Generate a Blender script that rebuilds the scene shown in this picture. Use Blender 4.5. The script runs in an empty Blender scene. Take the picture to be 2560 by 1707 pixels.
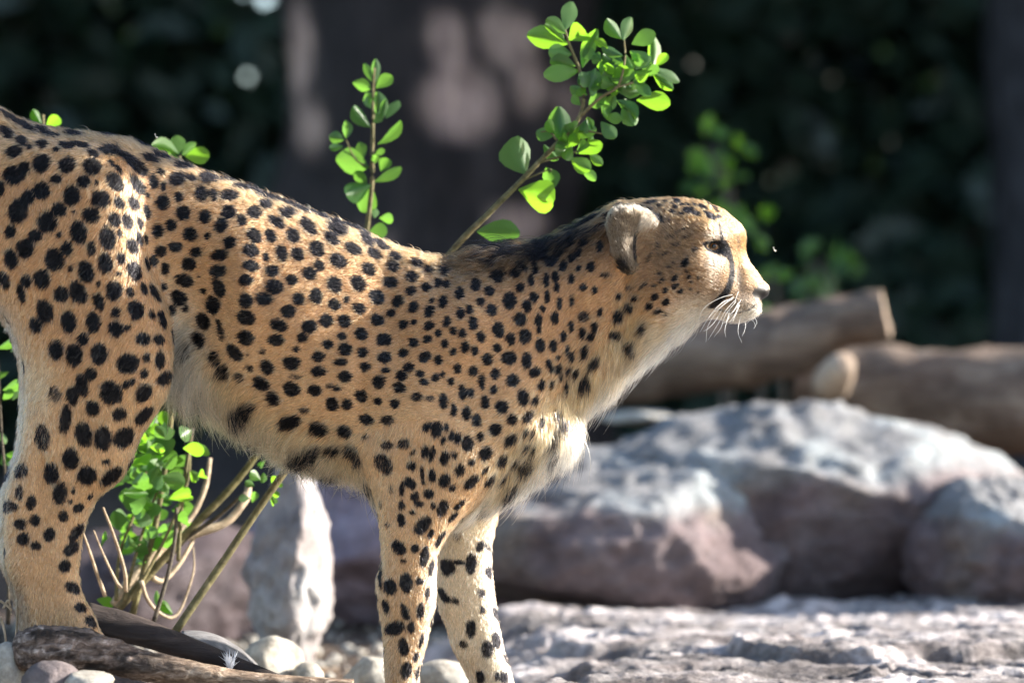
import bpy, bmesh, math, random
import numpy as np
from mathutils import Vector, Matrix, Quaternion
from mathutils.bvhtree import BVHTree

sc = bpy.context.scene
COL = sc.collection
rng = np.random.default_rng(7)
random.seed(7)

# ------------------------------------------------------------------ camera
CAM_Y, CAM_Z, FPX = -5.0, 0.634, 7680.0          # 108 mm lens on a 36 mm wide sensor
cam_data = bpy.data.cameras.new('camera')
cam_data.lens = 108.0
cam_data.sensor_width = 36.0
cam_data.clip_start = 0.1
cam_data.clip_end = 3000.0
cam_data.dof.use_dof = True
cam_data.dof.focus_distance = 4.93
cam_data.dof.aperture_fstop = 2.0
cam = bpy.data.objects.new('camera', cam_data)
cam.location = (0.0, CAM_Y, CAM_Z)
cam.rotation_euler = (math.radians(90), 0, 0)
COL.objects.link(cam)
sc.camera = cam

# ------------------------------------------------------------------ sky and sun
SUN = Vector((0.80, 0.165, 0.37)).normalized()
world = bpy.data.worlds.new('World')
sc.world = world
world.use_nodes = True
wn = world.node_tree.nodes
wl = world.node_tree.links
wn.clear()
sky = wn.new('ShaderNodeTexSky')
sky.sky_type = 'NISHITA'
sky.sun_disc = False
sky.sun_elevation = math.asin(SUN.z)
sky.sun_rotation = math.atan2(SUN.x, SUN.y)
bg = wn.new('ShaderNodeBackground')
bg.inputs['Strength'].default_value = 0.11
wo = wn.new('ShaderNodeOutputWorld')
wl.new(sky.outputs[0], bg.inputs[0])
wl.new(bg.outputs[0], wo.inputs[0])

sl = bpy.data.lights.new('sun', 'SUN')
sl.energy = 3.7
sl.angle = math.radians(0.5)
sl.color = (1.0, 0.93, 0.82)
so = bpy.data.objects.new('sun', sl)
so.rotation_euler = SUN.to_track_quat('Z', 'Y').to_euler()
so.location = (6, 2, 6)
COL.objects.link(so)

sc.view_settings.view_transform = 'Standard'
sc.view_settings.look = 'None'
sc.view_settings.gamma = 1.0
sc.view_settings.exposure = 2.15
sc.render.engine = 'CYCLES'
sc.cycles.use_denoising = True
sc.cycles.max_bounces = 8
sc.cycles.transparent_max_bounces = 8
sc.cycles.caustics_reflective = False
sc.cycles.caustics_refractive = False
sc.cycles.sample_clamp_indirect = 6.0
try:
    sc.cycles_curves.shape = 'RIBBONS'
    sc.cycles_curves.subdivisions = 2
except Exception:
    pass


# ------------------------------------------------------------------ helpers
def W(px, py, y):
    """Point of the place at depth y that the photograph shows at (px, py)."""
    d = y - CAM_Y
    return Vector(((px - 1280.0) / FPX * d, y, CAM_Z - (py - 853.5) / FPX * d))


def PX(px, y=0.0):
    return (px - 1280.0) / FPX * (y - CAM_Y)


def PZ(py, y=0.0):
    return CAM_Z - (py - 853.5) / FPX * (y - CAM_Y)


def tag(o, label=None, cat=None, group=None, kind=None):
    if label: o['label'] = label
    if cat: o['category'] = cat
    if group: o['group'] = group
    if kind: o['kind'] = kind
    return o


def empty(name, loc=(0, 0, 0)):
    o = bpy.data.objects.new(name, None)
    o.location = loc
    o.empty_display_size = 0.05
    COL.objects.link(o)
    return o


def link(name, me, parent=None, mat=None):
    o = bpy.data.objects.new(name, me)
    COL.objects.link(o)
    if mat is not None and len(me.materials) == 0:
        me.materials.append(mat)
    if parent is not None:
        o.parent = parent
        o.matrix_parent_inverse = Matrix.Translation(-Vector(parent.location))
    return o


def mesh_np(name, v, f, smooth=True):
    """v (n,3), f (m,3|4) arrays -> mesh"""
    me = bpy.data.meshes.new(name)
    v = np.asarray(v, np.float32)
    f = np.asarray(f, np.int32)
    k = f.shape[1]
    me.vertices.add(len(v))
    me.vertices.foreach_set('co', v.ravel())
    me.loops.add(f.size)
    me.loops.foreach_set('vertex_index', f.ravel())
    me.polygons.add(len(f))
    me.polygons.foreach_set('loop_start', np.arange(0, f.size, k, dtype=np.int32))
    me.polygons.foreach_set('loop_total', np.full(len(f), k, np.int32))
    if smooth:
        me.polygons.foreach_set('use_smooth', np.ones(len(f), bool))
    me.update(calc_edges=True)
    me.validate()
    return me


def col_attr(me, rgb, name='tint'):
    a = me.color_attributes.new(name, 'FLOAT_COLOR', 'POINT')
    c = np.ones((len(me.vertices), 4), np.float32)
    c[:, :3] = rgb
    a.data.foreach_set('color', c.ravel())


def hash3(i, j, k, s):
    h = (i.astype(np.int64) * 374761393 + j.astype(np.int64) * 668265263 + k.astype(np.int64) * 2147483647 + s * 974711) & 0x7fffffff
    h = ((h ^ (h >> 13)) * 1274126177) & 0x7fffffff
    h = ((h ^ (h >> 16)) * 668265263) & 0x7fffffff
    return ((h ^ (h >> 15)) & 0xffff) / 65535.0


def vnoise(p, seed=0):
    p = np.asarray(p, np.float64)
    i = np.floor(p).astype(np.int64)
    f = p - i
    u = f * f * (3 - 2 * f)
    r = 0
    for a in (0, 1):
        for b in (0, 1):
            for c in (0, 1):
                w = (u[:, 0] if a else 1 - u[:, 0]) * (u[:, 1] if b else 1 - u[:, 1]) * (u[:, 2] if c else 1 - u[:, 2])
                r = r + w * hash3(i[:, 0] + a, i[:, 1] + b, i[:, 2] + c, seed)
    return r * 2 - 1


def fbm(p, oct=4, seed=0, ridged=False):
    p = np.asarray(p, np.float64)
    r = np.zeros(len(p)); amp = 1.0; tot = 0
    for o in range(oct):
        n = vnoise(p * (2.03 ** o) + 17.3 * o, seed + o)
        if ridged:
            n = 1 - 2 * np.abs(n)
        r += n * amp; tot += amp; amp *= 0.5
    return r / tot


def sstep(a, b, x):
    t = np.clip((x - a) / (b - a), 0, 1)
    return t * t * (3 - 2 * t)


def catmull(pts, n=8, closed=False):
    P = [np.array(p, float) for p in pts]
    out = []
    m = len(P)
    rngi = range(m if closed else m - 1)
    for i in rngi:
        p0 = P[(i - 1) % m] if closed or i > 0 else 2 * P[0] - P[1]
        p1 = P[i]
        p2 = P[(i + 1) % m]
        p3 = P[(i + 2) % m] if closed or i + 2 < m else 2 * P[-1] - P[-2]
        for k in range(n):
            t = k / n
            out.append(0.5 * ((2 * p1) + (-p0 + p2) * t + (2 * p0 - 5 * p1 + 4 * p2 - p3) * t * t + (-p0 + 3 * p1 - 3 * p2 + p3) * t ** 3))
    if not closed:
        out.append(P[-1])
    return np.array(out)


def tube(pts, rad, sides=8, seed=0, rough=0.0, caps=True, squash=None):
    """verts, quads of a tube through pts (n,3) with radii rad (n)"""
    pts = np.asarray(pts, float); n = len(pts)
    rad = np.broadcast_to(np.asarray(rad, float), (n,))
    T = np.gradient(pts, axis=0)
    T /= np.linalg.norm(T, axis=1)[:, None] + 1e-9
    up = np.array([0, 0, 1.0]) if abs(T[0, 2]) < 0.9 else np.array([0, 1.0, 0])
    V = []
    A = np.linspace(0, 2 * np.pi, sides, endpoint=False)
    for i in range(n):
        a = np.cross(T[i], up); a /= np.linalg.norm(a) + 1e-9
        b = np.cross(a, T[i])
        sq = 1.0 if squash is None else squash[i]
        V.append(pts[i] + rad[i] * (np.cos(A)[:, None] * a + sq * np.sin(A)[:, None] * b))
    V = np.concatenate(V)
    if rough:
        axis = np.repeat(pts, sides, 0)
        d = V - axis
        V = axis + d * (1 + rough * fbm(V / (rad.max() * 0.9), 4, seed))[:, None]
    F = []
    for i in range(n - 1):
        for k in range(sides):
            k2 = (k + 1) % sides
            F.append((i * sides + k, i * sides + k2, (i + 1) * sides + k2, (i + 1) * sides + k))
    V = list(V)
    if caps:
        for e, ring in ((0, 0), (n - 1, (n - 1) * sides)):
            c = len(V); V.append(pts[e])
            for k in range(sides):
                k2 = (k + 1) % sides
                F.append((c, ring + k2, ring + k, c) if e == 0 else (c, ring + k, ring + k2, c))
    return np.array(V), F


def mesh_py(name, V, F, smooth=True):
    me = bpy.data.meshes.new(name)
    F2 = [tuple(dict.fromkeys(f)) for f in F]
    me.from_pydata([tuple(v) for v in V], [], F2)
    if smooth:
        me.polygons.foreach_set('use_smooth', np.ones(len(me.polygons), bool))
    me.update()
    return me


# ------------------------------------------------------------------ materials
class NT:
    def __init__(self, name):
        self.m = bpy.data.materials.new(name)
        self.m.use_nodes = True
        self.t = self.m.node_tree
        self.t.nodes.clear()
        self.out = self.t.nodes.new('ShaderNodeOutputMaterial')

    def n(self, typ, **kw):
        nd = self.t.nodes.new(typ)
        ins = kw.pop('ins', {})
        for k, v in kw.items():
            setattr(nd, k, v)
        for k, v in ins.items():
            if isinstance(v, bpy.types.NodeSocket):
                self.t.links.new(v, nd.inputs[k])
            else:
                nd.inputs[k].default_value = v
        return nd

    def link(self, a, b):
        self.t.links.new(a, b)

    def ramp(self, fac, stops):
        r = self.n('ShaderNodeValToRGB')
        e = r.color_ramp.elements
        while len(e) < len(stops):
            e.new(0.5)
        for el, (p, c) in zip(e, stops):
            el.position = p
            el.color = (*c, 1) if len(c) == 3 else c
        self.link(fac, r.inputs[0])
        return r.outputs[0]

    def noise(self, scale, detail=6, rough=0.6, vec=None, dist=0.0):
        nd = self.n('ShaderNodeTexNoise', ins={'Scale': scale, 'Detail': detail, 'Roughness': rough, 'Distortion': dist})
        if vec is not None:
            self.link(vec, nd.inputs['Vector'])
        return nd.outputs[0]


def mat_rock(name, c0, c1, c2, scale=4.0, bump=0.5, tint=False):
    b = NT(name)
    tc = b.n('ShaderNodeTexCoord').outputs['Object']
    n1 = b.noise(scale, 9, 0.65, tc, 0.4)
    n2 = b.noise(scale * 7, 8, 0.7, tc)
    col = b.ramp(n1, [(0.33, c0), (0.5, c1), (0.68, c2)])
    fine = b.ramp(n2, [(0.3, (0.55, 0.55, 0.55)), (0.7, (1.2, 1.2, 1.2))])
    mx = b.n('ShaderNodeMix', data_type='RGBA', blend_type='MULTIPLY', ins={0: 1.0})
    b.link(col, mx.inputs[6]); b.link(fine, mx.inputs[7])
    outc = mx.outputs[2]
    if tint:
        at = b.n('ShaderNodeAttribute', attribute_name='tint')
        m2 = b.n('ShaderNodeMix', data_type='RGBA', blend_type='MULTIPLY', ins={0: 1.0})
        b.link(outc, m2.inputs[6]); b.link(at.outputs['Color'], m2.inputs[7])
        outc = m2.outputs[2]
    bp = b.n('ShaderNodeBump', ins={'Strength': bump, 'Distance': 0.03})
    n3 = b.noise(scale * 5, 10, 0.7, tc, 0.3)
    b.link(n3, bp.inputs['Height'])
    p = b.n('ShaderNodeBsdfPrincipled', ins={'Roughness': 0.85, 'Specular IOR Level': 0.3})
    b.link(outc, p.inputs['Base Color']); b.link(bp.outputs[0], p.inputs['Normal'])
    b.link(p.outputs[0], b.out.inputs[0])
    return b.m


def mat_wood(name, c0, c1, c2, stretch=(1, 8, 8), scale=3.0, bump=0.6, tint=False):
    b = NT(name)
    tc = b.n('ShaderNodeTexCoord').outputs['Object']
    mp = b.n('ShaderNodeMapping', ins={'Scale': stretch})
    b.link(tc, mp.inputs[0])
    n1 = b.noise(scale, 9, 0.65, mp.outputs[0], 0.8)
    n2 = b.noise(scale * 2.5, 6, 0.6, tc)
    col = b.ramp(n1, [(0.32, c0), (0.5, c1), (0.68, c2)])
    f = b.ramp(n2, [(0.35, (0.6, 0.6, 0.6)), (0.65, (1.15, 1.15, 1.15))])
    mx = b.n('ShaderNodeMix', data_type='RGBA', blend_type='MULTIPLY', ins={0: 1.0})
    b.link(col, mx.inputs[6]); b.link(f, mx.inputs[7])
    outc = mx.outputs[2]
    if tint:
        at = b.n('ShaderNodeAttribute', attribute_name='tint')
        m2 = b.n('ShaderNodeMix', data_type='RGBA', blend_type='MULTIPLY', ins={0: 1.0})
        b.link(outc, m2.inputs[6]); b.link(at.outputs['Color'], m2.inputs[7])
        outc = m2.outputs[2]
    bp = b.n('ShaderNodeBump', ins={'Strength': bump, 'Distance': 0.012})
    b.link(n1, bp.inputs['Height'])
    p = b.n('ShaderNodeBsdfPrincipled', ins={'Roughness': 0.8, 'Specular IOR Level': 0.3})
    b.link(outc, p.inputs['Base Color']); b.link(bp.outputs[0], p.inputs['Normal'])
    b.link(p.outputs[0], b.out.inputs[0])
    return b.m


def mat_leaf(name, c0, c1, trans, tfac=0.45, vein=True):
    b = NT(name)
    oi = b.n('ShaderNodeObjectInfo')
    tc = b.n('ShaderNodeTexCoord').outputs['Object']
    n1 = b.noise(90, 4, 0.6, tc)
    mix0 = b.n('ShaderNodeMath', operation='ADD')
    b.link(oi.outputs['Random'], mix0.inputs[0])
    sc_ = b.n('ShaderNodeMath', operation='MULTIPLY_ADD', ins={1: 0.5, 2: -0.25})
    b.link(n1, sc_.inputs[0]); b.link(sc_.outputs[0], mix0.inputs[1])
    col = b.ramp(mix0.outputs[0], [(0.1, c0), (0.9, c1)])
    p = b.n('ShaderNodeBsdfPrincipled', ins={'Roughness': 0.42, 'Specular IOR Level': 0.5})
    b.link(col, p.inputs['Base Color'])
    tr = b.n('ShaderNodeBsdfTranslucent', ins={'Color': (*trans, 1)})
    ms = b.n('ShaderNodeMixShader', ins={0: tfac})
    b.link(p.outputs[0], ms.inputs[1]); b.link(tr.outputs[0], ms.inputs[2])
    b.link(ms.outputs[0], b.out.inputs[0])
    return b.m


def mat_plain(name, c, rough=0.8, spec=0.3):
    b = NT(name)
    tc = b.n('ShaderNodeTexCoord').outputs['Object']
    n1 = b.noise(40, 5, 0.6, tc)
    col = b.ramp(n1, [(0.3, tuple(x * 0.75 for x in c)), (0.7, tuple(min(1, x * 1.15) for x in c))])
    p = b.n('ShaderNodeBsdfPrincipled', ins={'Roughness': rough, 'Specular IOR Level': spec})
    b.link(col, p.inputs['Base Color'])
    b.link(p.outputs[0], b.out.inputs[0])
    return b.m

# ================================================================== SETTING
M_SOIL = mat_rock('soil', (.045, .032, .024), (.085, .06, .045), (.14, .11, .085), 3.0, 0.6)
M_ROCK = mat_rock('boulder_stone', (.125, .10, .10), (.215, .18, .182), (.31, .295, .305), 3.0, 0.9, tint=True)
M_SLAB = mat_rock('ledge_stone', (.16, .14, .135), (.34, .31, .30), (.48, .46, .45), 9.0, 0.9, tint=True)
M_PEB = mat_rock('pebble_stone', (.30, .27, .23), (.42, .39, .34), (.55, .53, .48), 9.0, 0.3)

# ground: one sheet to the horizon, gently uneven near the animal
gxs = np.concatenate([np.linspace(-900, -8, 14)[:-1], np.linspace(-8, 8, 130), np.linspace(8, 900, 14)[1:]])
gys = np.concatenate([np.linspace(-40, -6, 5)[:-1], np.linspace(-6, 9, 130), np.linspace(9, 1400, 16)[1:]])
GXX, GYY = np.meshgrid(gxs, gys, indexing='ij')
gp = np.stack([GXX.ravel(), GYY.ravel(), np.zeros(GXX.size)], 1)
gp[:, 2] = -0.035 + 0.03 * fbm(gp * 1.3, 4, 2) * (np.hypot(gp[:, 0], gp[:, 1]) < 20)
nxg, nyg = GXX.shape
ii, jj = np.meshgrid(np.arange(nxg - 1), np.arange(nyg - 1), indexing='ij')
a_ = (ii * nyg + jj).ravel()
gf = np.stack([a_, a_ + nyg, a_ + nyg + 1, a_ + 1], 1)
tag(link('ground', mesh_np('ground', gp, gf), None, M_SOIL), 'dark bare soil between the rocks', kind='structure')

# pale sheet added below the picture to bounce sunlight up onto the animal
px_ = np.linspace(-3.5, 8, 70); py_ = np.linspace(-4.9, -0.5, 30)
PXX, PYY = np.meshgrid(px_, py_, indexing='ij')
pp = np.stack([PXX.ravel(), PYY.ravel(), np.zeros(PXX.size)], 1)
pp[:, 2] = 0.004 + 0.006 * fbm(pp * 2, 3, 3)
ii, jj = np.meshgrid(np.arange(69), np.arange(29), indexing='ij')
a_ = (ii * 30 + jj).ravel()
tag(link('path', mesh_np('path', pp, np.stack([a_, a_ + 30, a_ + 31, a_ + 1], 1)), None, mat_rock('bounce_sand', (.44, .37, .29), (.54, .46, .37), (.62, .54, .44), 5.0, .4)), 'unseen pale sheet added to bounce sunlight onto the animal', kind='structure')

# bank behind, with a low saddle where the sky shows through
hx_ = np.linspace(-18, 20, 380); hy_ = np.linspace(13, 34, 40)
HX, HY = np.meshgrid(hx_, hy_, indexing='ij')
hz = 4.6 * sstep(13.5, 17.5, HY) + 0.5 * fbm(np.stack([HX.ravel() * .4, HY.ravel() * .4, HX.ravel() * 0], 1), 3, 8).reshape(HX.shape)
xs_at = PX(653, 1.0) / 6.0
sad = np.exp(-((HX / (HY + 5) - xs_at) / 0.010) ** 2)
hz = hz * (1 - 0.62 * sad) - 0.1
hp = np.stack([HX.ravel(), HY.ravel(), hz.ravel()], 1)
ii, jj = np.meshgrid(np.arange(379), np.arange(39), indexing='ij')
a_ = (ii * 40 + jj).ravel()
tag(link('hill', mesh_np('hill', hp, np.stack([a_, a_ + 40, a_ + 41, a_ + 1], 1)), None, mat_rock('hill_soil', (.02, .018, .016), (.03, .028, .022), (.045, .04, .03), 1.0, .4)),
    'dark wooded bank behind the enclosure', kind='structure')


def icos(sub):
    bm = bmesh.new()
    bmesh.ops.create_icosphere(bm, subdivisions=sub, radius=1.0)
    v = np.array([x.co[:] for x in bm.verts]); f = np.array([[q.index for q in x.verts] for x in bm.faces])
    bm.free()
    return v, f


ICO = {k: icos(k) for k in (3, 4, 5, 6)}


def rock(name, c, r, seed, label, cat='rock', mat=None, sub=5, planes=9, amp=0.10, freq=2.0, group=None, flat=0.55, tintf=None, rotz=0.0):
    v, f = ICO[sub]
    g = np.random.default_rng(seed)
    v = v.copy()
    for k in range(planes):
        nrm = g.normal(size=3); nrm /= np.linalg.norm(nrm)
        cc = g.uniform(flat, 0.9)
        dd = v @ nrm - cc
        v = v - np.maximum(dd, 0)[:, None] * nrm * 0.85
    v = v * np.array(r)
    s = np.array([seed * 1.7, seed * .9, seed * .3])
    m = min(r)
    rr = v / (np.linalg.norm(v, axis=1)[:, None] + 1e-9)
    v = v + rr * (m * amp * (fbm(v / m * freq + s, 5, seed) + .6 * fbm(v / m * freq * 2.2 + s, 4, seed + 5, True) + .30 * fbm(v / m * freq * 9 + s, 4, seed + 9)))[:, None]
    ca, sa = math.cos(rotz), math.sin(rotz)
    v = np.stack([v[:, 0] * ca - v[:, 1] * sa, v[:, 0] * sa + v[:, 1] * ca, v[:, 2]], 1)
    me = mesh_np(name, v, f)
    t = np.ones((len(v), 3)) if tintf is None else tintf(v)
    col_attr(me, t)
    o = link(name, me, None, mat or M_ROCK)
    o.location = c
    tag(o, label, cat, group)
    return o


def lit_crown(v):
    """sun and skylight on the crown put in as grey tint, red-brown stone below"""
    n = fbm(v * 7, 4, 77); n2 = fbm(v * 3, 3, 78)
    k = sstep(-0.08, 0.14, v[:, 2] / (np.abs(v[:, 2]).max()) * .9 - .42 + n * .22)
    lo = np.array([.90, .80, .80])[None] + (np.array([1.0, .90, .74]) - np.array([.90, .80, .80]))[None] * sstep(-.2, .3, n2)[:, None]
    return lo + (np.array([1.35, 1.6, 1.62]) - lo) * k[:, None]


# the big boulder and its neighbours (depth chosen from where their feet meet the ledge)
def at(px, py, y): return tuple(W(px, py, y))


rock('boulder', at(1980, 1350, 2.45), (0.64, 0.44, 0.31), 5, 'broad grey-topped boulder under the fallen log', sub=6, planes=7, amp=.13, tintf=lit_crown, rotz=.2)
rock('boulder', at(1480, 1380, 2.25), (0.46, 0.36, 0.245), 9, 'reddish brown boulder with a grey top behind the cheetah\'s forelegs', sub=6, planes=7, amp=.12, tintf=lit_crown, rotz=-.3)
rock('boulder', at(2600, 1400, 2.1), (0.30, 0.34, 0.21), 14, 'pale pitted boulder at the end of the broad grey-topped boulder', sub=6, planes=8, amp=.14, tintf=lit_crown)
rock('boulder', at(1010, 1420, 2.3), (0.40, 0.28, 0.27), 21, 'shaded purple-brown boulder behind the cheetah\'s belly', sub=5, planes=7, amp=.12,
     tintf=lambda v: np.tile([1.7, 1.55, 1.75], (len(v), 1)))
rock('boulder', at(716, 1450, 1.25), (0.088, 0.12, 0.235), 35, 'upright pale grey boulder below the cheetah\'s belly', sub=5, planes=6, amp=.22,
     tintf=lambda v: np.tile([2.1, 2.2, 2.15], (len(v), 1)))
rock('boulder', at(420, 1500, 2.0), (0.36, 0.3, 0.17), 41, 'low brown rock behind the dry stems', sub=5, planes=7, amp=.12,
     tintf=lambda v: np.tile([.5, .44, .46], (len(v), 1)))
rock('stone', at(1600, 1043, 2.75), (0.105, 0.12, 0.018), 51, 'thin pale flat stone lying under the fallen log', 'stone', M_PEB, 4, 5, .06)

# rock ledge in front of the boulders: layered, wide and low
lx = np.linspace(-0.30, 2.1, 520); ly = np.linspace(0.02, 2.5, 400)
LX, LY = np.meshgrid(lx, ly, indexing='ij')
q = np.stack([LX.ravel(), LY.ravel() * 1.6, np.zeros(LX.size)], 1)
n1 = fbm(q * 1.6, 4, 61); n2 = fbm(q * 6, 4, 62); n3 = fbm(q * 22, 4, 63)
hgt = 0.10 + 0.05 * n1 + 0.05 * (q[:, 0] - 0.6) * .5
step = 0.026
t_ = hgt / step + .35 * n2
fr = t_ - np.floor(t_)
n4 = fbm(q * np.array([30, 45, 1]), 4, 64); n5 = fbm(q * np.array([60, 60, 1]), 3, 66)
z = (np.floor(t_) + sstep(0.40, 0.56, fr)) * step + 0.010 * n2 + 0.010 * n3 + .007 * n4 + .004 * n5 - 0.05 - .022 * sstep(.18, .34, fbm(q * np.array([9, 14, 1]), 4, 67))
edge = sstep(-0.30, 0.10, LX.ravel() + .10 * n1 + 0.05 * n2) * sstep(0.02, 0.22, LY.ravel() + .05 * n1)
z = z * edge - 0.07 * (1 - edge)
lt = np.ones((len(z), 3)) * (1.2 + 0.9 * sstep(-.1, .35, n2 + n3 * .4))[:, None] * np.array([1.0, .98, 1.0])
dk = sstep(.12, .4, fbm(q * 3.3, 4, 65))
lt *= (1 - .5 * dk)[:, None]
ii, jj = np.meshgrid(np.arange(519), np.arange(399), indexing='ij')
a_ = (ii * 400 + jj).ravel()
lme = mesh_np('rock_ledge', np.stack([LX.ravel(), LY.ravel(), z], 1), np.stack([a_, a_ + 400, a_ + 401, a_ + 1], 1))
col_attr(lme, lt)
tag(link('rock_ledge', lme, None, M_SLAB), 'low layered ledge of pale crumbly rock in front of the boulders', 'rock')

# rounded stones by the paws
for k, (px, py, y, r, lb) in enumerate([(682, 1655, .45, (.055, .05, .045), 'round pale grey stone beside the bark curl'),
                                        (770, 1688, .42, (.028, .03, .024), 'small cream stone next to the round grey stone'),
                                        (920, 1690, .5, (.055, .05, .035), 'flat-topped pale stone behind the near forepaw'),
                                        (1105, 1700, .45, (.06, .05, .036), 'rounded stone between the forelegs'),
                                        (1010, 1715, .7, (.05, .05, .03), 'brown stone just behind the forelegs'),
                                        (800, 1760, .35, (.05, .05, .04), 'half-buried stone beyond the log end'),
                                        (130, 1705, -.30, (.045, .04, .034), 'dark lumpy stone under the bark-covered log'),
                                        (225, 1712, -.32, (.04, .04, .025), 'brown mossy stone against the log underside'),
                                        (20, 1668, -.2, (.03, .03, .04), 'pale chipped stone by the log\'s bark end')]):
    rock('stone', at(px, py, y), r, 70 + k, lb, 'stone', M_PEB if k not in (4, 6) else M_ROCK, 4, 2, .07, group='stones on the ground')
# the mound that carries the hind paws
rock('rock', at(150, 1790, 0.02), (0.20, 0.22, 0.107), 83, 'low dark rock under the cheetah\'s hind paws', 'rock', M_ROCK, 5, 5, .05)

# ------------------------------------------------------------ fallen logs
M_LOG = mat_wood('weathered_log', (.085, .058, .044), (.16, .115, .088), (.27, .21, .165), (2, 9, 9), 2.2, .6)
M_CUT = mat_wood('cut_wood', (.26, .19, .14), (.38, .29, .22), (.46, .37, .29), (6, 1.5, 1.5), 4, .4)


def log_thing(name, label, pts, rad, seed, mat=M_LOG, cut=True, sides=40, group=None):
    root_ = empty(name, tuple(pts[0]))
    c = catmull(pts, 8); r = np.interp(np.linspace(0, 1, len(c)), np.linspace(0, 1, len(rad)), rad)
    V, Fq = tube(c, r, sides, seed, .22, caps=False)
    V = V + (fbm(V * 14, 4, seed + 3) * .016 + fbm(V * np.array([5, 40, 40]), 3, seed + 6, True) * .008)[:, None] * np.array([0, 0, 1.])
    link('trunk', mesh_py(name + '_trunk', V, Fq), root_, mat)
    for e, ring in ((0, V[:sides]), (len(c) - 1, V[-sides:])):
        cc = ring.mean(0)
        rings = [ring * (1 - k) + cc * k + (0.01 * fbm(ring * 30, 2, seed))[:, None] * (c[1] - c[0]) / np.linalg.norm(c[1] - c[0]) * (k > 0) for k in (0, .3, .6, .9)]
        VV = np.concatenate(rings + [cc[None]]); FF = []
        for a in range(3):
            for k in range(sides):
                k2 = (k + 1) % sides
                FF.append((a * sides + k, a * sides + k2, (a + 1) * sides + k2, (a + 1) * sides + k))
        for k in range(sides):
            FF.append((3 * sides + k, 3 * sides + (k + 1) % sides, len(VV) - 1, len(VV) - 1))
        link('cut_end', mesh_py(name + '_end', VV, FF), root_, M_CUT)
    tag(root_, label, 'log', group)
    return root_


y = 2.95
lg1 = log_thing('fallen_log', 'weathered fallen log with a sawn end rising behind the boulder',
                [at(1180, 960, y + .25), at(1440, 935, y + .1), at(1700, 905, y), at(1950, 865, y - .05), at(2090, 815, y - .08), at(2215, 790, y - .1)], [.085, .095, .095, .088, .072, .066], 3)
log_thing('fallen_log', 'thick brown log lying across the broad boulder with a lit top edge',
          [at(1990, 985, y + .16), at(2200, 990, y + .12), at(2450, 1005, y + .02), at(2800, 1020, y - .1)], [.10, .125, .135, .14], 12)
# stub beside the fork
tag(link('branch_stub', mesh_py('branch_stub', *tube(catmull([at(2075, 960, y - .12), at(2098, 925, y - .2), at(2112, 905, y - .24)], 5), np.linspace(.05, .03, 11), 20, 4, .2)), None, M_CUT),
    'short pale broken stub where the two logs cross', 'branch')

# ================================================================== CHEETAH
H = 0.004
X0, X1, Y0, Y1, Z0, Z1 = -1.26, 0.45, -0.20, 0.20, -0.02, 1.05
NX, NY, NZ = int((X1 - X0) / H) + 1, int((Y1 - Y0) / H) + 1, int((Z1 - Z0) / H) + 1
gx = (X0 + H * np.arange(NX)).astype(np.float32)
gy = (Y0 + H * np.arange(NY)).astype(np.float32)
gz = (Z0 + H * np.arange(NZ)).astype(np.float32)


def poly_sd(poly):
    """2-D signed distance (positive inside) of a closed outline on the x-z grid"""
    A = poly; B = np.roll(poly, -1, 0)
    px, pz = np.meshgrid(gx, gz, indexing='ij')
    best = np.full(px.shape, 1e9, np.float32)
    inside = np.zeros(px.shape, bool)
    for a, b in zip(A.astype(np.float32), B.astype(np.float32)):
        e = b - a
        wx, wz = px - a[0], pz - a[1]
        t = np.clip((wx * e[0] + wz * e[1]) / (e @ e + 1e-12), 0, 1)
        dx, dz = wx - t * e[0], wz - t * e[1]
        best = np.minimum(best, dx * dx + dz * dz)
        c = ((a[1] <= pz) & (b[1] > pz)) | ((a[1] > pz) & (b[1] <= pz))
        if abs(e[1]) > 1e-9:
            c &= px < a[0] + (pz - a[1]) / e[1] * e[0]
            inside ^= c
    d = np.sqrt(best)
    return np.where(inside, d, -d)


def outline(pts, y, n=4):
    return catmull([(PX(a, y), PZ(b, y)) for a, b in pts], n, True)


def blur2(a, it=2):
    for _ in range(it):
        p = np.pad(a, 1, mode='edge')
        a = (p[:-2, 1:-1] + p[2:, 1:-1] + p[1:-1, :-2] + p[1:-1, 2:] + 2 * p[1:-1, 1:-1]) / 6
    return a


GX2, GZ2 = np.meshgrid(gx, gz, indexing='ij')


def bump(px, py, rx, ry, amp, y=-0.08):
    cx, cz = PX(px, y), PZ(py, y)
    s = FPX / (y - CAM_Y)
    return amp * np.exp(-(((GX2 - cx) * s / rx) ** 2 + ((GZ2 - cz) * s / ry) ** 2))


def along(pxs, vals, y=0.0):
    return np.interp(GX2, [PX(p, y) for p in pxs], vals).astype(np.float32)


def along_z(pys, vals, y=0.0):
    zs = [PZ(p, y) for p in pys][::-1]
    return np.interp(GZ2, zs, vals[::-1]).astype(np.float32)


def inflate(d, R, Wd, yc, ysl=None):
    """field of a shape with side outline d, edge radius R and half width Wd"""
    u = 1 - np.minimum(d / R, 1.0)
    if np.ndim(yc) == 0:
        yc = np.full_like(d, yc)
    f = np.sqrt((u * u)[:, None, :] + ((gy[None, :, None] - yc[:, None, :]) / Wd[:, None, :]) ** 2) - 1
    return (f * np.minimum(R, Wd)[:, None, :]).astype(np.float32)


def smin(a, b, k):
    h = np.maximum(k - np.abs(a - b), 0) / k
    return np.minimum(a, b) - h * h * (k * 0.25)


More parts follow.
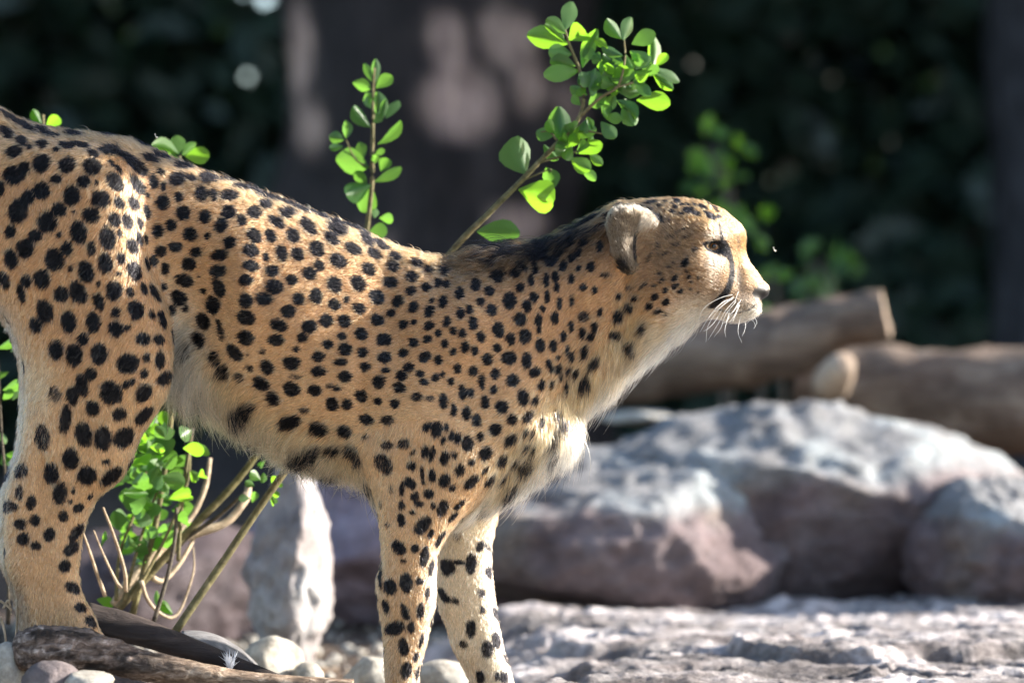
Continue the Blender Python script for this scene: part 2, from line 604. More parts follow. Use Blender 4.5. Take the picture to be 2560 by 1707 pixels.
body_px = [(-160, 310), (-90, 268), (-30, 262), (10, 276), (40, 296), (90, 316), (152, 328), (294, 346), (370, 371), (468, 417), (577, 454),
           (697, 498), (805, 540), (893, 573), (958, 606), (1034, 630), (1099, 648), (1150, 650), (1200, 640), (1284, 628), (1360, 613),
           (1426, 583), (1470, 558), (1510, 535), (1545, 512), (1591, 503), (1655, 497), (1703, 498), (1751, 504), (1798, 519), (1824, 536), (1846, 556),
           (1860, 573), (1865, 591), (1864, 612), (1865, 633), (1874, 655), (1887, 672), (1903, 695), (1912, 712), (1920, 725), (1916, 737), (1903, 746),
           (1897, 755), (1895, 765), (1889, 777), (1875, 791), (1853, 804), (1824, 804), (1789, 797), (1755, 800), (1728, 818), (1690, 844), (1640, 882),
           (1567, 932), (1516, 978), (1455, 1025), (1440, 1072), (1426, 1112), (1392, 1147), (1348, 1178), (1294, 1218), (1240, 1250), (1180, 1270), (1100, 1270),
           (1000, 1235), (940, 1210), (875, 1188), (795, 1166), (718, 1138), (653, 1100), (588, 1060), (523, 1010), (465, 965), (425, 915), (380, 850),
           (320, 800), (200, 760), (0, 740), (-120, 640), (-200, 520), (-212, 400)]
sd_body = poly_sd(outline(body_px, 0.0))
Wb = along([-200, -50, 150, 400, 600, 800, 1000, 1180, 1320, 1450, 1560, 1640, 1720, 1780, 1815, 1850, 1885, 1920],
           [.085, .100, .098, .096, .124, .119, .100, .100, .092, .080, .070, .071, .069, .060, .050, .040, .033, .024])
Rb = along([-200, 0, 300, 700, 1000, 1200, 1400, 1540, 1640, 1740, 1800, 1850, 1920],
           [.13, .15, .16, .205, .20, .16, .115, .085, .078, .072, .062, .042, .028])
Wb = blur2(Wb, 6); Rb = blur2(Rb, 6)
for a in ((1130, 800, 110, 130, .020), (1040, 1010, 110, 130, .026), (1290, 1010, 90, 110, .012), (1190, 930, 60, 160, .006), (965, 740, 40, 120, -.008), (905, 1010, 24, 120, -.008),
          (700, 760, 130, 130, .014), (620, 700, 30, 160, .008), (500, 800, 80, 120, -.022), (470, 640, 60, 90, -.010), (880, 960, 120, 100, .006), (760, 1080, 120, 60, -.012),
          (1650, 720, 60, 60, .010), (1590, 760, 50, 60, .006), (1770, 570, 34, 22, .010), (1792, 622, 20, 16, -.010), (1745, 655, 40, 30, .006),
          (1850, 672, 16, 40, -.006), (1858, 770, 26, 24, .007), (1880, 762, 16, 18, .003), (1800, 790, 30, 16, -.006), (1420, 800, 60, 90, -.006),
          (1170, 700, 50, 50, .004), (1375, 640, 80, 40, -.010), (1270, 1110, 100, 110, .020), (1180, 1180, 80, 70, .012)):
    Wb = Wb + bump(*a)
fbody = inflate(sd_body, Rb, np.maximum(Wb, 0.01), 0.0)
# nostril wing and brow
PART = np.zeros(fbody.shape, np.uint8)
F = fbody


def add(f, part, k):
    global F, PART
    PART = np.where(f < F, np.uint8(part), PART)
    F = smin(F, f, k)


# near foreleg
near_fore = [(1010, 1030), (930, 1110), (938, 1190), (944, 1241), (949, 1306), (955, 1371), (952, 1415), (942, 1448), (945, 1502), (958, 1578), (964, 1706),
             (962, 1765), (948, 1800), (950, 1832), (1000, 1840), (1095, 1840), (1118, 1815), (1090, 1778), (1060, 1745), (1047, 1700), (1053, 1654), (1073, 1578),
             (1088, 1502), (1090, 1415), (1104, 1360), (1136, 1306), (1176, 1250), (1205, 1180), (1200, 1100), (1120, 1020)]
d = poly_sd(outline(near_fore, -0.085))
Wl = blur2(along_z([1000, 1150, 1260, 1340, 1420, 1500, 1600, 1720, 1790, 1840], [.050, .050, .046, .042, .037, .036, .031, .028, .034, .036], -0.085), 4)
yc = blur2(along_z([1000, 1200, 1400, 1840], [-.072, -.078, -.084, -.086], -0.085), 4)
add(inflate(d, np.minimum(Wl * 1.15, .06).astype(np.float32), Wl, yc), 1, 0.06)
# far foreleg
far_fore = [(1180, 1130), (1248, 1200), (1246, 1279), (1230, 1350), (1227, 1404), (1236, 1491), (1247, 1567), (1262, 1633), (1284, 1706), (1300, 1760), (1335, 1800),
            (1330, 1838), (1270, 1842), (1200, 1840), (1188, 1800), (1185, 1750), (1175, 1706), (1156, 1665), (1134, 1622), (1112, 1556), (1096, 1513), (1090, 1420),
            (1092, 1339), (1100, 1230), (1120, 1150)]
d = poly_sd(outline(far_fore, 0.075))
yc = blur2(along_z([1000, 1200, 1400, 1840], [.066, .072, .078, .080], 0.075), 4)
add(inflate(d, np.minimum(Wl * 1.15, .06).astype(np.float32), Wl, yc), 2, 0.035)
# hind legs
near_hind = [(330, 430), (348, 530), (362, 610), (383, 697), (415, 784), (429, 871), (418, 975), (388, 1033), (350, 1092), (326, 1153), (294, 1202), (250, 1240),
             (232, 1265), (217, 1302), (206, 1338), (199, 1391), (197, 1452), (210, 1495), (232, 1537), (255, 1585), (290, 1622), (296, 1650), (200, 1660), (120, 1656),
             (78, 1610), (62, 1574), (42, 1482), (15, 1409), (12, 1350), (10, 1290), (14, 1240), (34, 1177), (54, 1116), (63, 1037), (64, 951), (54, 880), (20, 800), (-25, 740), (-95, 660),
             (-165, 560), (-185, 450), (-120, 375), (0, 345), (180, 360), (280, 385)]
d = poly_sd(outline(near_hind, -0.10))
Wh = blur2(along_z([350, 500, 700, 900, 1050, 1200, 1300, 1400, 1480, 1580, 1660], [.055, .062, .062, .056, .048, .036, .028, .027, .024, .026, .032], -0.10), 4)
Wh = Wh + bump(90, 1010, 30, 90, -.010, -0.1) + bump(110, 1150, 20, 70, -.008, -.1) + bump(250, 900, 90, 120, .008, -.1) + bump(130, 600, 120, 140, .008, -.1)
Rh = np.minimum(Wh * 1.25, .075).astype(np.float32)
yc = blur2(along_z([350, 500, 700, 900, 1200, 1660], [-.062, -.078, -.090, -.096, -.098, -.098], -0.10), 4)
add(inflate(d, Rh, Wh.astype(np.float32), yc), 3, 0.022)
far_hind = [(a - 14, b + (0 if b < 1500 else -6)) for a, b in near_hind]
d = poly_sd(outline(far_hind, 0.095))
sh = int(round(PX(75, 0.09) - PX(0, 0.09)) / H)
add(inflate(d, Rh, Wh.astype(np.float32), -yc), 4, 0.022)


def sub(cx, cy, cz, r):
    i0, i1 = [int(np.clip((v - X0) / H, 0, NX - 1)) for v in (cx - r, cx + r)]
    j0, j1 = [int(np.clip((v - Y0) / H, 0, NY - 1)) for v in (cy - r, cy + r)]
    k0, k1 = [int(np.clip((v - Z0) / H, 0, NZ - 1)) for v in (cz - r, cz + r)]
    s = (slice(i0, i1 + 1), slice(j0, j1 + 1), slice(k0, k1 + 1))
    g = np.stack(np.meshgrid(gx[s[0]], gy[s[1]], gz[s[2]], indexing='ij'), -1)
    return s, g


def ell(g, c, r, rot=None):
    q = g - np.array(c, np.float32)
    if rot is not None:
        q = q @ np.array(rot, np.float32)
    r = np.array(r, np.float32)
    k0 = np.sqrt(((q / r) ** 2).sum(-1)); k1 = np.sqrt(((q / (r * r)) ** 2).sum(-1)) + 1e-6
    return k0 * (k0 - 1) / k1


def addl(s, f, part, k):
    F0 = F[s]; P0 = PART[s]
    PART[s] = np.where(f < F0, np.uint8(part), P0)
    F[s] = smin(F0, f, k)


# tail: hangs behind the rump
tl = catmull([(PX(-110), 0, PZ(330)), (PX(-230), 0.0, PZ(400)), (PX(-330), 0.01, PZ(620)), (PX(-380), 0.015, PZ(900)), (PX(-420), 0.02, PZ(1150)), (PX(-490), 0.02, PZ(1330))], 6)
for i, c in enumerate(tl):
    r = 0.034 - 0.012 * i / len(tl)
    s, g = sub(*c, 0.09)
    addl(s, np.linalg.norm(g - c.astype(np.float32), axis=-1) - r, 5, 0.02)
# ears: a folded flap each, set back on the head, opening forward
ear_px = [(1400 + a / 3.137, 440 + b / 3.137) for a, b in [(368, 400), (372, 330), (400, 280), (450, 250), (550, 238), (650, 262), (725, 295), (762, 335), (745, 385), (705, 440), (680, 520), (665, 600),
          (655, 690), (640, 745), (600, 772), (540, 770), (492, 740), (468, 690), (440, 640), (418, 570), (388, 490)]]
de = poly_sd(outline(ear_px, -0.075))
ez = (GZ2 - PZ(600, -.075)); ex_ = (GX2 - PX(1585, -.075))
for sy, part in ((-1, 6), (1, 7)):
    We = np.full_like(de, .0135)
    # the flap stands out most along its rear rim; a hollow runs down behind the front edge
    yc_ = .066 - .013 * sstep(-.005, .03, ex_) + .012 * sstep(.02, -.04, ex_) + .010 * sstep(.0, .06, ez) - bump(1597, 612, 17, 52, .016, -.075) - bump(1625, 590, 20, 30, .006, -.075)
    fe_ = inflate(de, np.full_like(de, .014), We, (sy * yc_).astype(np.float32))
    add(fe_, part, 0.012)
# nose pad and muzzle cushions
s, g = sub(*W(1902, 727, 0), 0.06)
addl(s, ell(g, W(1902, 727, 0), (.013, .015, .012)), 8, 0.008)
for sy in (-1, 1):
    c = W(1868, 768, 0); c = (c.x, sy * 0.016, c.z)
    s, g = sub(*c, 0.06)
    addl(s, ell(g, c, (.022, .017, .017)), 0, 0.012)
# toes
for (cx, cz, cy, n0) in ((PX(1085, -.085), 0.012, -0.086, 1), (PX(1310, .075), 0.010, 0.08, 2), (PX(275, -.1), PZ(1640, -.1), -0.098, 3), (PX(200, .095), PZ(1634, .095), 0.098, 4)):
    for q in (-1.5, -0.5, 0.5, 1.5):
        c = (cx + (0.012 if abs(q) < 1 else -0.004), cy + q * 0.017, cz)
        s, g = sub(*c, 0.05)
        addl(s, ell(g, c, (.024, .011, .014)), n0, 0.006)
# eye sockets
EYE = W(1779, 618, 0)
EYE_Y = 0.0505
for sy in (-1, 1):
    c = np.array([EYE.x, sy * (EYE_Y + 0.004), EYE.z], np.float32)
    s, g = sub(*c, 0.05)
    b_ = ell(g, c, (.0115, .009, .0070))
    F[s] = -smin(-F[s], b_, 0.006)


def surface_nets(F):
    S = F < 0
    act = np.zeros(tuple(n - 1 for n in F.shape), bool)
    s0 = S[:-1, :-1, :-1]
    for a in (0, 1):
        for b in (0, 1):
            for c in (0, 1):
                act |= S[a:S.shape[0] - 1 + a, b:S.shape[1] - 1 + b, c:S.shape[2] - 1 + c] != s0
    ijk = np.argwhere(act)
    N = len(ijk)
    offs = [(a, b, c) for a in (0, 1) for b in (0, 1) for c in (0, 1)]
    val = np.stack([F[ijk[:, 0] + a, ijk[:, 1] + b, ijk[:, 2] + c] for a, b, c in offs], 1)
    acc = np.zeros((N, 3)); cnt = np.zeros(N)
    O = np.array(offs, float)
    for p in range(8):
        for q in range(p + 1, 8):
            if np.abs(O[p] - O[q]).sum() == 1:
                m = (val[:, p] < 0) != (val[:, q] < 0)
                t = val[m, p] / (val[m, p] - val[m, q])
                acc[m] += O[p] + t[:, None] * (O[q] - O[p]); cnt[m] += 1
    V = (ijk + acc / cnt[:, None]) * H + np.array([X0, Y0, Z0])
    idx = np.full(act.shape, -1, np.int32)
    idx[act] = np.arange(N)
    Q = []
    for ax in range(3):
        sl0 = [slice(None)] * 3; sl1 = [slice(None)] * 3
        sl0[ax] = slice(0, -1); sl1[ax] = slice(1, None)
        ch = S[tuple(sl0)] != S[tuple(sl1)]
        e = np.argwhere(ch)
        b, c = [(1, 2), (2, 0), (0, 1)][ax]
        ok = (e[:, b] > 0) & (e[:, c] > 0) & (e[:, b] < F.shape[b] - 1) & (e[:, c] < F.shape[c] - 1)
        e = e[ok]
        inside_first = S[tuple(e.T)]
        def cell(db, dc):
            t = e.copy(); t[:, b] += db; t[:, c] += dc
            return idx[tuple(t.T)]
        q = np.stack([cell(-1, -1), cell(0, -1), cell(0, 0), cell(-1, 0)], 1)
        q[~inside_first] = q[~inside_first][:, ::-1]
        Q.append(q)
    return V, np.concatenate(Q), ijk


BV, BQ, BI = surface_nets(F)
VPART = PART[tuple(BI.T)]
# relax a little
E0 = np.concatenate([BQ[:, i] for i in range(4)]); E1 = np.concatenate([BQ[:, (i + 1) % 4] for i in range(4)])
deg = np.bincount(E0, minlength=len(BV)) + np.bincount(E1, minlength=len(BV))
for it in range(6):
    nb = np.stack([np.bincount(E0, BV[E1, k], len(BV)) + np.bincount(E1, BV[E0, k], len(BV)) for k in range(3)], 1) / deg[:, None]
    BV = BV + (0.5 if it % 2 == 0 else -0.45) * (nb - BV)
del F, fbody


def quad_normals(V, Q):
    n = np.cross(V[Q[:, 2]] - V[Q[:, 0]], V[Q[:, 3]] - V[Q[:, 1]])
    vn = np.zeros_like(V)
    for k in range(4):
        for a in range(3):
            vn[:, a] += np.bincount(Q[:, k], n[:, a], len(V))
    vn /= np.linalg.norm(vn, axis=1)[:, None] + 1e-12
    return n, vn


_, BN = quad_normals(BV, BQ)
bvh = BVHTree.FromPolygons([Vector(v) for v in BV], BQ.tolist())
CAMP = Vector((0, CAM_Y, CAM_Z))


def hit(px, py):
    t = W(px, py, 0.0)
    dr = (t - CAMP).normalized()
    loc, nor, i, dist = bvh.ray_cast(CAMP, dr)
    return (loc, nor) if loc is not None else (None, None)


# ------------------------------------------------------------ spots of the coat
SPOTS_RAW = {
 'rump': (0, 240, 2.613, [(90,160,40,30),(45,245,38,35),(190,222,34,28),(290,240,38,32),(345,262,40,16),(145,290,36,32),(280,312,40,24),(195,335,18,14),(90,365,50,36),(370,352,24,14),
  (485,255,50,20),(440,322,50,24),(525,318,55,26),(610,375,30,26),(720,355,62,38,20),(270,440,56,54),(438,450,54,50),(605,460,55,52),(95,515,68,58),(155,475,40,40),(870,435,52,46),(985,412,40,24,50),
  (1060,400,50,18,30),(368,545,36,28),(548,560,40,36),(632,568,14,14),(755,562,48,60,-10),(730,440,14,20),(778,480,14,22),(897,582,42,50),(1005,560,28,44),(1055,498,26,22),(1160,540,48,46,20),
  (1250,535,32,22),(1200,450,52,22,25),(1365,540,52,30,15),(5,610,22,50),(270,620,54,54),(180,665,44,48),(118,750,62,74),(468,655,52,62),(385,745,46,46),(660,675,58,56),(780,695,30,40,-20),
  (875,700,32,44,-10),(965,650,12,16),(960,755,22,48),(1070,590,18,30),(1065,695,44,48),(1170,660,28,30),(1320,640,42,46),(1395,640,28,26),(1405,680,14,12),(310,825,60,66),(595,780,56,46,20),
  (750,810,34,46,-15),(833,820,32,46),(912,825,18,34),(68,888,36,40),(228,915,44,40),(515,890,50,72,-10),(480,760,14,10),(385,910,16,20),(1200,765,42,46),(1340,790,36,42),(1445,845,40,46),
  (1120,845,34,36),(1035,880,36,44),(1240,905,46,44),(1355,915,20,20),(705,930,48,70,-10),(780,900,16,24),(910,930,20,44,-10),(868,980,32,56,-25),(955,935,14,30),(168,995,54,60),(437,1000,40,46),
  (597,1000,28,40),(357,1070,60,64,-20),(75,1070,40,62,-20),(690,1095,46,60,-5),(790,1060,28,36),(880,1140,42,60,-15),(1050,1015,34,36),(1148,985,42,34),(1280,1020,36,34),(1000,1080,28,36),
  (1080,1130,26,40),(1235,1100,46,42),(1435,1040,52,36),(1425,1145,54,40),(1300,1180,8,8),(560,1150,50,70,-20),(460,1125,16,20),(30,1205,30,56,-15),(168,1210,36,38),(275,1195,50,60,-20),
  (775,1160,16,16),(960,1100,12,44,-15),(400,1295,44,48),(508,1285,50,72,-25),(643,1225,14,18),(745,1275,50,62),(850,1280,24,30),(940,1260,22,40),(1013,1285,22,48,-10),(1070,1250,18,24),
  (1205,1205,56,38,15),(1330,1275,18,18),(1430,1255,48,46,25),(1170,1320,46,50,-30),(645,1345,32,58,-15),(758,1415,26,34),(293,1410,50,72,-15),(140,1290,24,60,-10),(890,1400,46,60),(990,1430,18,26),
  (1060,1460,24,50),(1120,1400,24,36),(1210,1385,18,30),(1395,1365,44,56,-25),(1330,1470,46,44,20),(235,1500,40,44),(448,1475,48,66,-15),(608,1480,44,66),(755,1520,46,50,-30),(830,1515,20,20),
  (1430,1490,16,30)]),
 'flank': (500, 400, 2.614, [(195,232,46,36,30),(305,190,46,22,30),(435,222,46,22,25),(190,140,40,22,25),(190,340,46,42),(358,340,46,40,20),(432,290,42,26,20),(575,345,46,34,30),(640,310,46,24,30),(690,290,40,18,30),
  (505,405,36,42,-15),(275,392,28,36),(460,495,34,42),(358,495,44,46),(710,430,42,48),(795,370,50,22,20),(905,400,46,22,25),(610,495,40,46),(905,455,64,34,20),(865,515,42,40),(1040,460,50,20,15),
  (195,540,40,38),(335,590,48,44),(535,610,36,46),(640,615,38,42),(765,580,46,50),(1005,580,46,36),(1095,522,44,26,20),(1195,565,32,20),(435,635,20,28),(905,660,50,46),(1140,610,40,34),(335,690,48,36),
  (475,725,40,36),(780,690,32,34),(715,740,44,40),(1105,715,40,40),(1265,695,40,34),(1280,632,36,28),(300,785,46,36),(490,830,54,46,30),(600,785,34,38),(880,815,44,50),(1035,805,46,46),(1245,800,44,38),
  (300,920,46,46),(420,910,54,42),(645,910,36,42),(760,890,40,48),(1155,895,46,46),(960,910,18,24),(880,945,38,36,20),(1040,970,40,36),(300,1030,54,46),(580,990,46,40),(825,1050,42,44),(945,1050,40,40),
  (1160,1045,42,38),(715,1090,46,44),(515,1080,52,36,20),(1250,1000,30,26),(1295,925,36,36),(500,215,40,16,25),(350,150,50,16,25),(590,240,40,14,25),(770,310,40,16,25),(960,385,46,16,25),(1180,515,40,14,25)]),
 'belly': (400, 800, 2.613, [(560,115,46,50,-20),(255,130,46,36,40),(165,190,20,50,-20,.6),(400,90,24,40,-30,.7),(755,130,50,36),(930,115,36,28),(1095,160,36,30),(1190,108,28,28),(355,255,46,36,50,.8),(485,215,50,40,20),
  (670,208,22,20,0,.7),(890,190,20,20),(575,225,14,14,0,.4),(700,310,38,46,-10),(860,280,52,44),(1035,238,42,32),(1210,190,42,42),(1325,210,34,34),(1315,90,40,38),(1465,130,46,42),(410,345,50,40,50,.8),(515,375,34,26,40,.7),
  (585,315,30,20,20,.8),(660,415,56,40,40),(740,515,36,46),(860,450,52,44),(880,370,40,16,0,.5),(1035,335,46,32),(1180,275,42,22),(1210,370,42,38),(1338,308,34,32),(1470,245,42,38),(1475,330,30,18),(1430,405,40,42),
  (1010,460,42,36),(1115,430,30,14,0,.7),(1160,450,24,14),(1315,495,42,40),(1425,530,24,24),(1560,440,34,36),(1580,365,34,32),(1590,215,28,28),(1535,545,30,28),(1125,550,40,42),(1222,550,30,34),(845,670,62,46,-40),
  (940,590,26,20,-20,.8),(1035,710,46,50,-30),(1205,730,44,40),(1350,650,42,32),(1485,655,42,30,0,.9),(525,620,80,50,-50,.75),(600,760,80,50,-50,.7),(940,890,66,46,-55,.8),(1120,850,40,34,-30,.8),(1265,890,44,50,0,.8),
  (1340,765,26,12,0,.7),(1460,940,60,50,20,.85),(1480,820,40,26,0,.8),(1595,810,36,30,0,.8),(1290,1050,40,46,0,.6)]),
 'neck': (1000, 600, 2.24, [(95,130,30,22),(165,165,24,20),(68,205,34,30),(255,175,24,30),(215,240,22,26),(262,248,20,24),(150,265,26,26),(60,285,28,24),(335,300,24,34),(242,345,24,36),(75,375,28,30),(165,400,28,32),(178,340,12,14),
  (20,475,28,24),(78,460,16,16),(165,480,28,26),(262,455,20,30),(300,510,18,22),(215,520,18,22),(155,555,24,22),(75,575,28,26),(250,580,18,24),(350,520,20,24),(340,415,22,32),(390,390,20,26),(412,465,24,38),(425,250,28,34),
  (455,345,22,24),(503,285,26,30),(512,390,30,34),(548,200,38,34),(650,185,28,26),(675,265,22,24),(615,340,36,46),(455,545,24,30),(550,505,32,42),(545,605,22,24),(420,620,20,24),(365,600,22,32),(490,665,28,34),(610,660,40,38),
  (620,555,24,34),(675,445,34,36),(712,370,24,36),(750,320,22,28),(800,382,14,20),(775,450,18,36),(780,505,14,18),(700,540,32,40),(785,590,28,38),(710,675,28,44),(860,590,20,34),(868,435,22,34),(825,320,16,34),(895,355,16,34),
  (960,345,12,30),(915,540,14,28),(880,265,18,26),(960,220,18,26),(1025,265,22,20),(1070,150,22,26),(1090,280,18,20),(1120,405,16,22),(1020,520,20,30),(1068,545,20,24),(960,485,14,30),(1090,490,16,30),(1030,430,30,26,0,.8),
  (1030,630,20,36),(960,655,16,26),(938,615,12,30),(885,655,14,14),(832,688,16,22),(848,722,14,24),(888,725,18,28),(942,735,16,22),(980,750,16,22),(903,770,10,20),(755,738,32,26,-15),(630,785,34,36),(535,750,24,32),(410,735,26,28),
  (460,795,18,40),(525,840,20,22),(690,880,30,42),(793,812,18,28),(848,808,12,22),(928,822,12,28),(1010,815,18,30),(1045,795,18,40,-20),(1085,690,34,26,-40),(1220,430,26,32),(1285,385,18,20),(1225,320,18,14),(1315,325,14,12),
  (1350,485,14,26),(1205,535,34,16,20),(1280,590,24,34,-45),(140,655,36,28,-30),(20,635,22,22),(50,712,30,26),(215,670,22,26),(300,625,18,24,20),(15,765,22,26),(115,750,22,20),(200,770,20,26),(238,755,14,20),(135,795,26,18),
  (288,795,18,24),(322,720,20,24),(350,850,22,40),(395,855,20,24),(5,830,24,26),(95,880,28,24,0,.9),(170,885,24,16,0,.8),(245,900,22,42),(300,950,18,34),(372,970,24,36),(478,905,22,36),(570,935,34,36),(430,1010,24,36),(450,1100,18,24),
  (535,1060,34,32),(630,1005,26,30),(755,900,16,22),(715,990,30,22,-20),(790,1020,16,22),(620,1120,36,26,-30),(700,1075,18,18),(735,1085,10,14),(205,1060,34,40),(150,1045,30,20,-40),(260,1050,14,22),(290,1095,18,28,20),
  (325,1110,18,28),(380,1140,32,40),(240,1120,14,20,30),(480,1195,32,36),(140,1185,22,36,10),(180,1200,16,40,15),(250,1220,28,36,15),(305,1205,18,16),(400,1245,20,18),(70,1190,20,10,-40),(65,1265,26,22),(125,1300,12,40),
  (180,1320,20,34),(250,1345,30,36,15),(338,1290,26,30),(130,1355,10,14),(55,1360,36,26,30),(400,1355,42,28,-20),(475,1290,22,12,-30),(570,1235,34,22,-35),(500,1345,30,16,-30),(575,1330,28,12,-30),(640,1245,16,16),(695,1255,30,16),
  (610,1380,26,20,-20),(160,1420,28,26),(85,1435,24,24),(105,1475,26,18),(292,1388,20,16),(185,1485,10,16),(240,1500,28,46,10),(330,1485,36,14,-20),(298,1550,20,18),(10,1395,14,36),(735,1165,14,20),(700,1155,14,14),(840,1125,20,18,0,.8),
  (850,1185,16,24,0,.7),(880,980,18,30,0,.8),(900,1040,20,22,0,.8),(870,1060,14,20,0,.7),(780,60,30,40,-15),(840,40,24,40),(730,90,24,40,-20),(820,100,20,40,-15),(690,150,20,26,-20),(870,205,20,30),(915,145,22,30),(965,100,22,24),
  (760,160,16,34),(820,225,16,40),(850,120,30,30),(735,225,18,32),(590,80,40,26,-20),(1120,35,18,30),(1030,15,24,20),(965,10,20,24),(1150,195,30,14,0,.7),(1000,160,14,18),(900,60,22,40),(1000,70,16,24)]),
 'foreleg': (850, 1100, 2.583, [(395,420,22,30),(600,425,16,22),(395,515,24,40,-10),(262,420,14,18,0,.5),(308,545,14,18,0,.5),(330,320,14,30,0,.4),(535,550,66,40,-50),(585,605,18,26),(380,690,48,34,20),(487,700,24,26),(545,750,28,62),(410,778,18,14),
  (645,640,16,50,15),(260,870,12,40,-30),(320,945,42,50),(425,920,40,60),(515,910,26,22),(590,820,16,50,15),(565,985,16,36),(295,1075,22,42,-30),(420,1110,22,56,-20),(520,1100,22,50),(350,1215,60,42,-20),(460,1205,24,36),
  (525,1290,12,44),(410,1335,30,54,-10),(490,1400,14,30),(430,1485,34,50),(500,1500,10,40),(465,465,20,12),(620,830,14,30),
  (690,820,44,50),(845,795,34,62),(770,790,40,16),(665,1000,40,26,20),(740,1035,30,18,20,.8),(905,685,22,32),(955,690,40,14,20,.7),(965,855,20,40),(915,985,22,26,0,.8),(920,1095,14,24),(1010,1110,22,34),(845,1215,32,56),
  (795,1315,24,24,0,.7),(1010,1290,26,50),(950,1345,34,56,0,.9),(1070,1395,12,20),(1060,1530,28,36),(905,1530,26,40),(1015,1520,14,30),(755,620,24,30,0,.5)]),
 'hindleg': (0, 750, 1.638, [(340,160,22,24),(587,160,28,24),(652,162,22,20),(230,205,28,36),(305,225,32,44),(405,220,34,40),(525,260,42,38),(655,245,18,36),(600,235,16,16),(590,300,16,18),(680,318,26,26),(370,303,24,24),(335,350,24,42,-10),
  (455,380,42,46,-20),(590,380,30,34),(515,348,14,16),(540,335,16,12),(298,392,24,38),(225,385,24,30,0,.6),(380,443,28,28),(490,467,26,24),(592,472,28,28),(268,490,22,56,5),(342,548,32,48,-10),(422,565,34,46),(508,563,38,38),
  (580,562,18,24,20),(175,560,26,48,0,.8),(290,650,30,40),(435,662,16,10),(210,712,30,40),(358,718,38,34),(458,724,38,28,-10),(245,792,30,42),(300,780,8,14),(290,825,8,8),(370,805,10,10),(320,850,22,18,-20),(385,848,28,16,-30),
  (260,885,18,22),(128,830,18,28,20),(143,900,20,22),(82,915,26,20),(95,978,24,24),(202,960,22,26,20),(148,1005,24,14),(315,950,36,18,-30),(295,1015,32,24,-20),(265,1088,24,22),(300,1178,30,20,20),(330,1258,22,20),(375,1315,20,22),
  (85,698,24,26,0,.8),(78,790,16,28,0,.8),(30,845,28,24,0,.8)]),
 'head': (1400, 440, 3.137, [(915,195,22,22),(725,205,36,16),(825,200,16,10),(1120,245,30,14,10),(1000,270,36,22,20),(1070,295,30,18),(1185,315,36,22,10),(1245,320,16,16,40),(910,245,18,12),(880,280,20,12),(1195,235,14,10),(640,245,30,10),(740,300,20,14),
  (860,345,14,8,0,.5),(780,235,18,10),(960,225,14,10),(1060,230,16,9),(1040,255,12,8),(950,300,18,10,10),(830,270,14,8),(700,260,18,9),(1140,285,14,9),(680,215,16,8),(1230,270,12,8),(1005,225,10,8),(870,215,12,8),(1000,470,40,10,-30,.4),(940,430,40,10,-30,.35),(860,480,36,10,-20,.4),(1060,580,24,14,-40,.7),(700,640,40,14,-60,.4),(760,560,30,12,-60,.4),(650,860,30,14,-30,.5),(540,880,24,16,0,.5),(520,1030,22,30,20,.8),(640,1180,18,34,0,.8),(980,680,20,40,35),(995,750,10,12),(1010,790,12,16),(1085,795,14,14,0,.7),(1030,830,10,12,0,.7),(1025,890,12,12,0,.7),(1080,915,10,10,0,.6),(900,800,16,30,40),(905,865,24,16,-35),(945,905,22,12,-25),
  (825,900,24,16,-35),(745,950,28,20,-40),(830,990,26,20,-40),(700,1020,26,24,-40),(770,1060,28,16,10),(830,1085,14,18,0,.5),(780,765,18,14,0,.8),(910,540,36,14,-20,.5),(800,610,40,14,-10,.5),(460,945,18,22),(585,960,22,16),
  (870,700,40,14,-40,.5),(800,820,30,14,-40,.6),(740,860,24,12,-30,.6),(1295,585,34,44,-30),(485,700,26,44,-20,.9),(580,560,14,90,0,.9)]),  # closing marks put the ear-slit shadow and dark under-ear into the coat
}
SP = []      # centre, u axis, v axis, radius u, radius v, strength
for key, (ox, oy, s_, lst) in SPOTS_RAW.items():
    for t in lst:
        x, y, rx, ry = t[:4]
        ang = math.radians(t[4]) if len(t) > 4 else 0.0
        st = t[5] if len(t) > 5 else 1.0
        loc, nor = hit(ox + x / s_, oy + y / s_)
        if loc is None:
            for dy in (6, 12, 18, 26):
                loc, nor = hit(ox + x / s_, oy + y / s_ + dy)
                if loc is not None:
                    break
        if loc is None:
            continue
        vd = (loc - CAMP).normalized()
        m = (loc - CAMP).length / FPX / s_
        a = Vector((math.cos(ang), 0, -math.sin(ang))); b = Vector((math.sin(ang), 0, math.cos(ang)))
        out = []
        for ax, r in ((a, rx), (b, ry)):
            # the tangent that is seen along this axis
            tt = ax - vd * (ax.dot(nor) / min(vd.dot(nor), -0.25))
            ln = min(tt.length, 2.4)
            out.append((tt.normalized(), r * m * ln * (1.22 if key == 'head' else 1.08)))
        SP.append((np.array(loc), np.array(out[0][0]), np.array(out[1][0]), out[0][1], out[1][1], st))


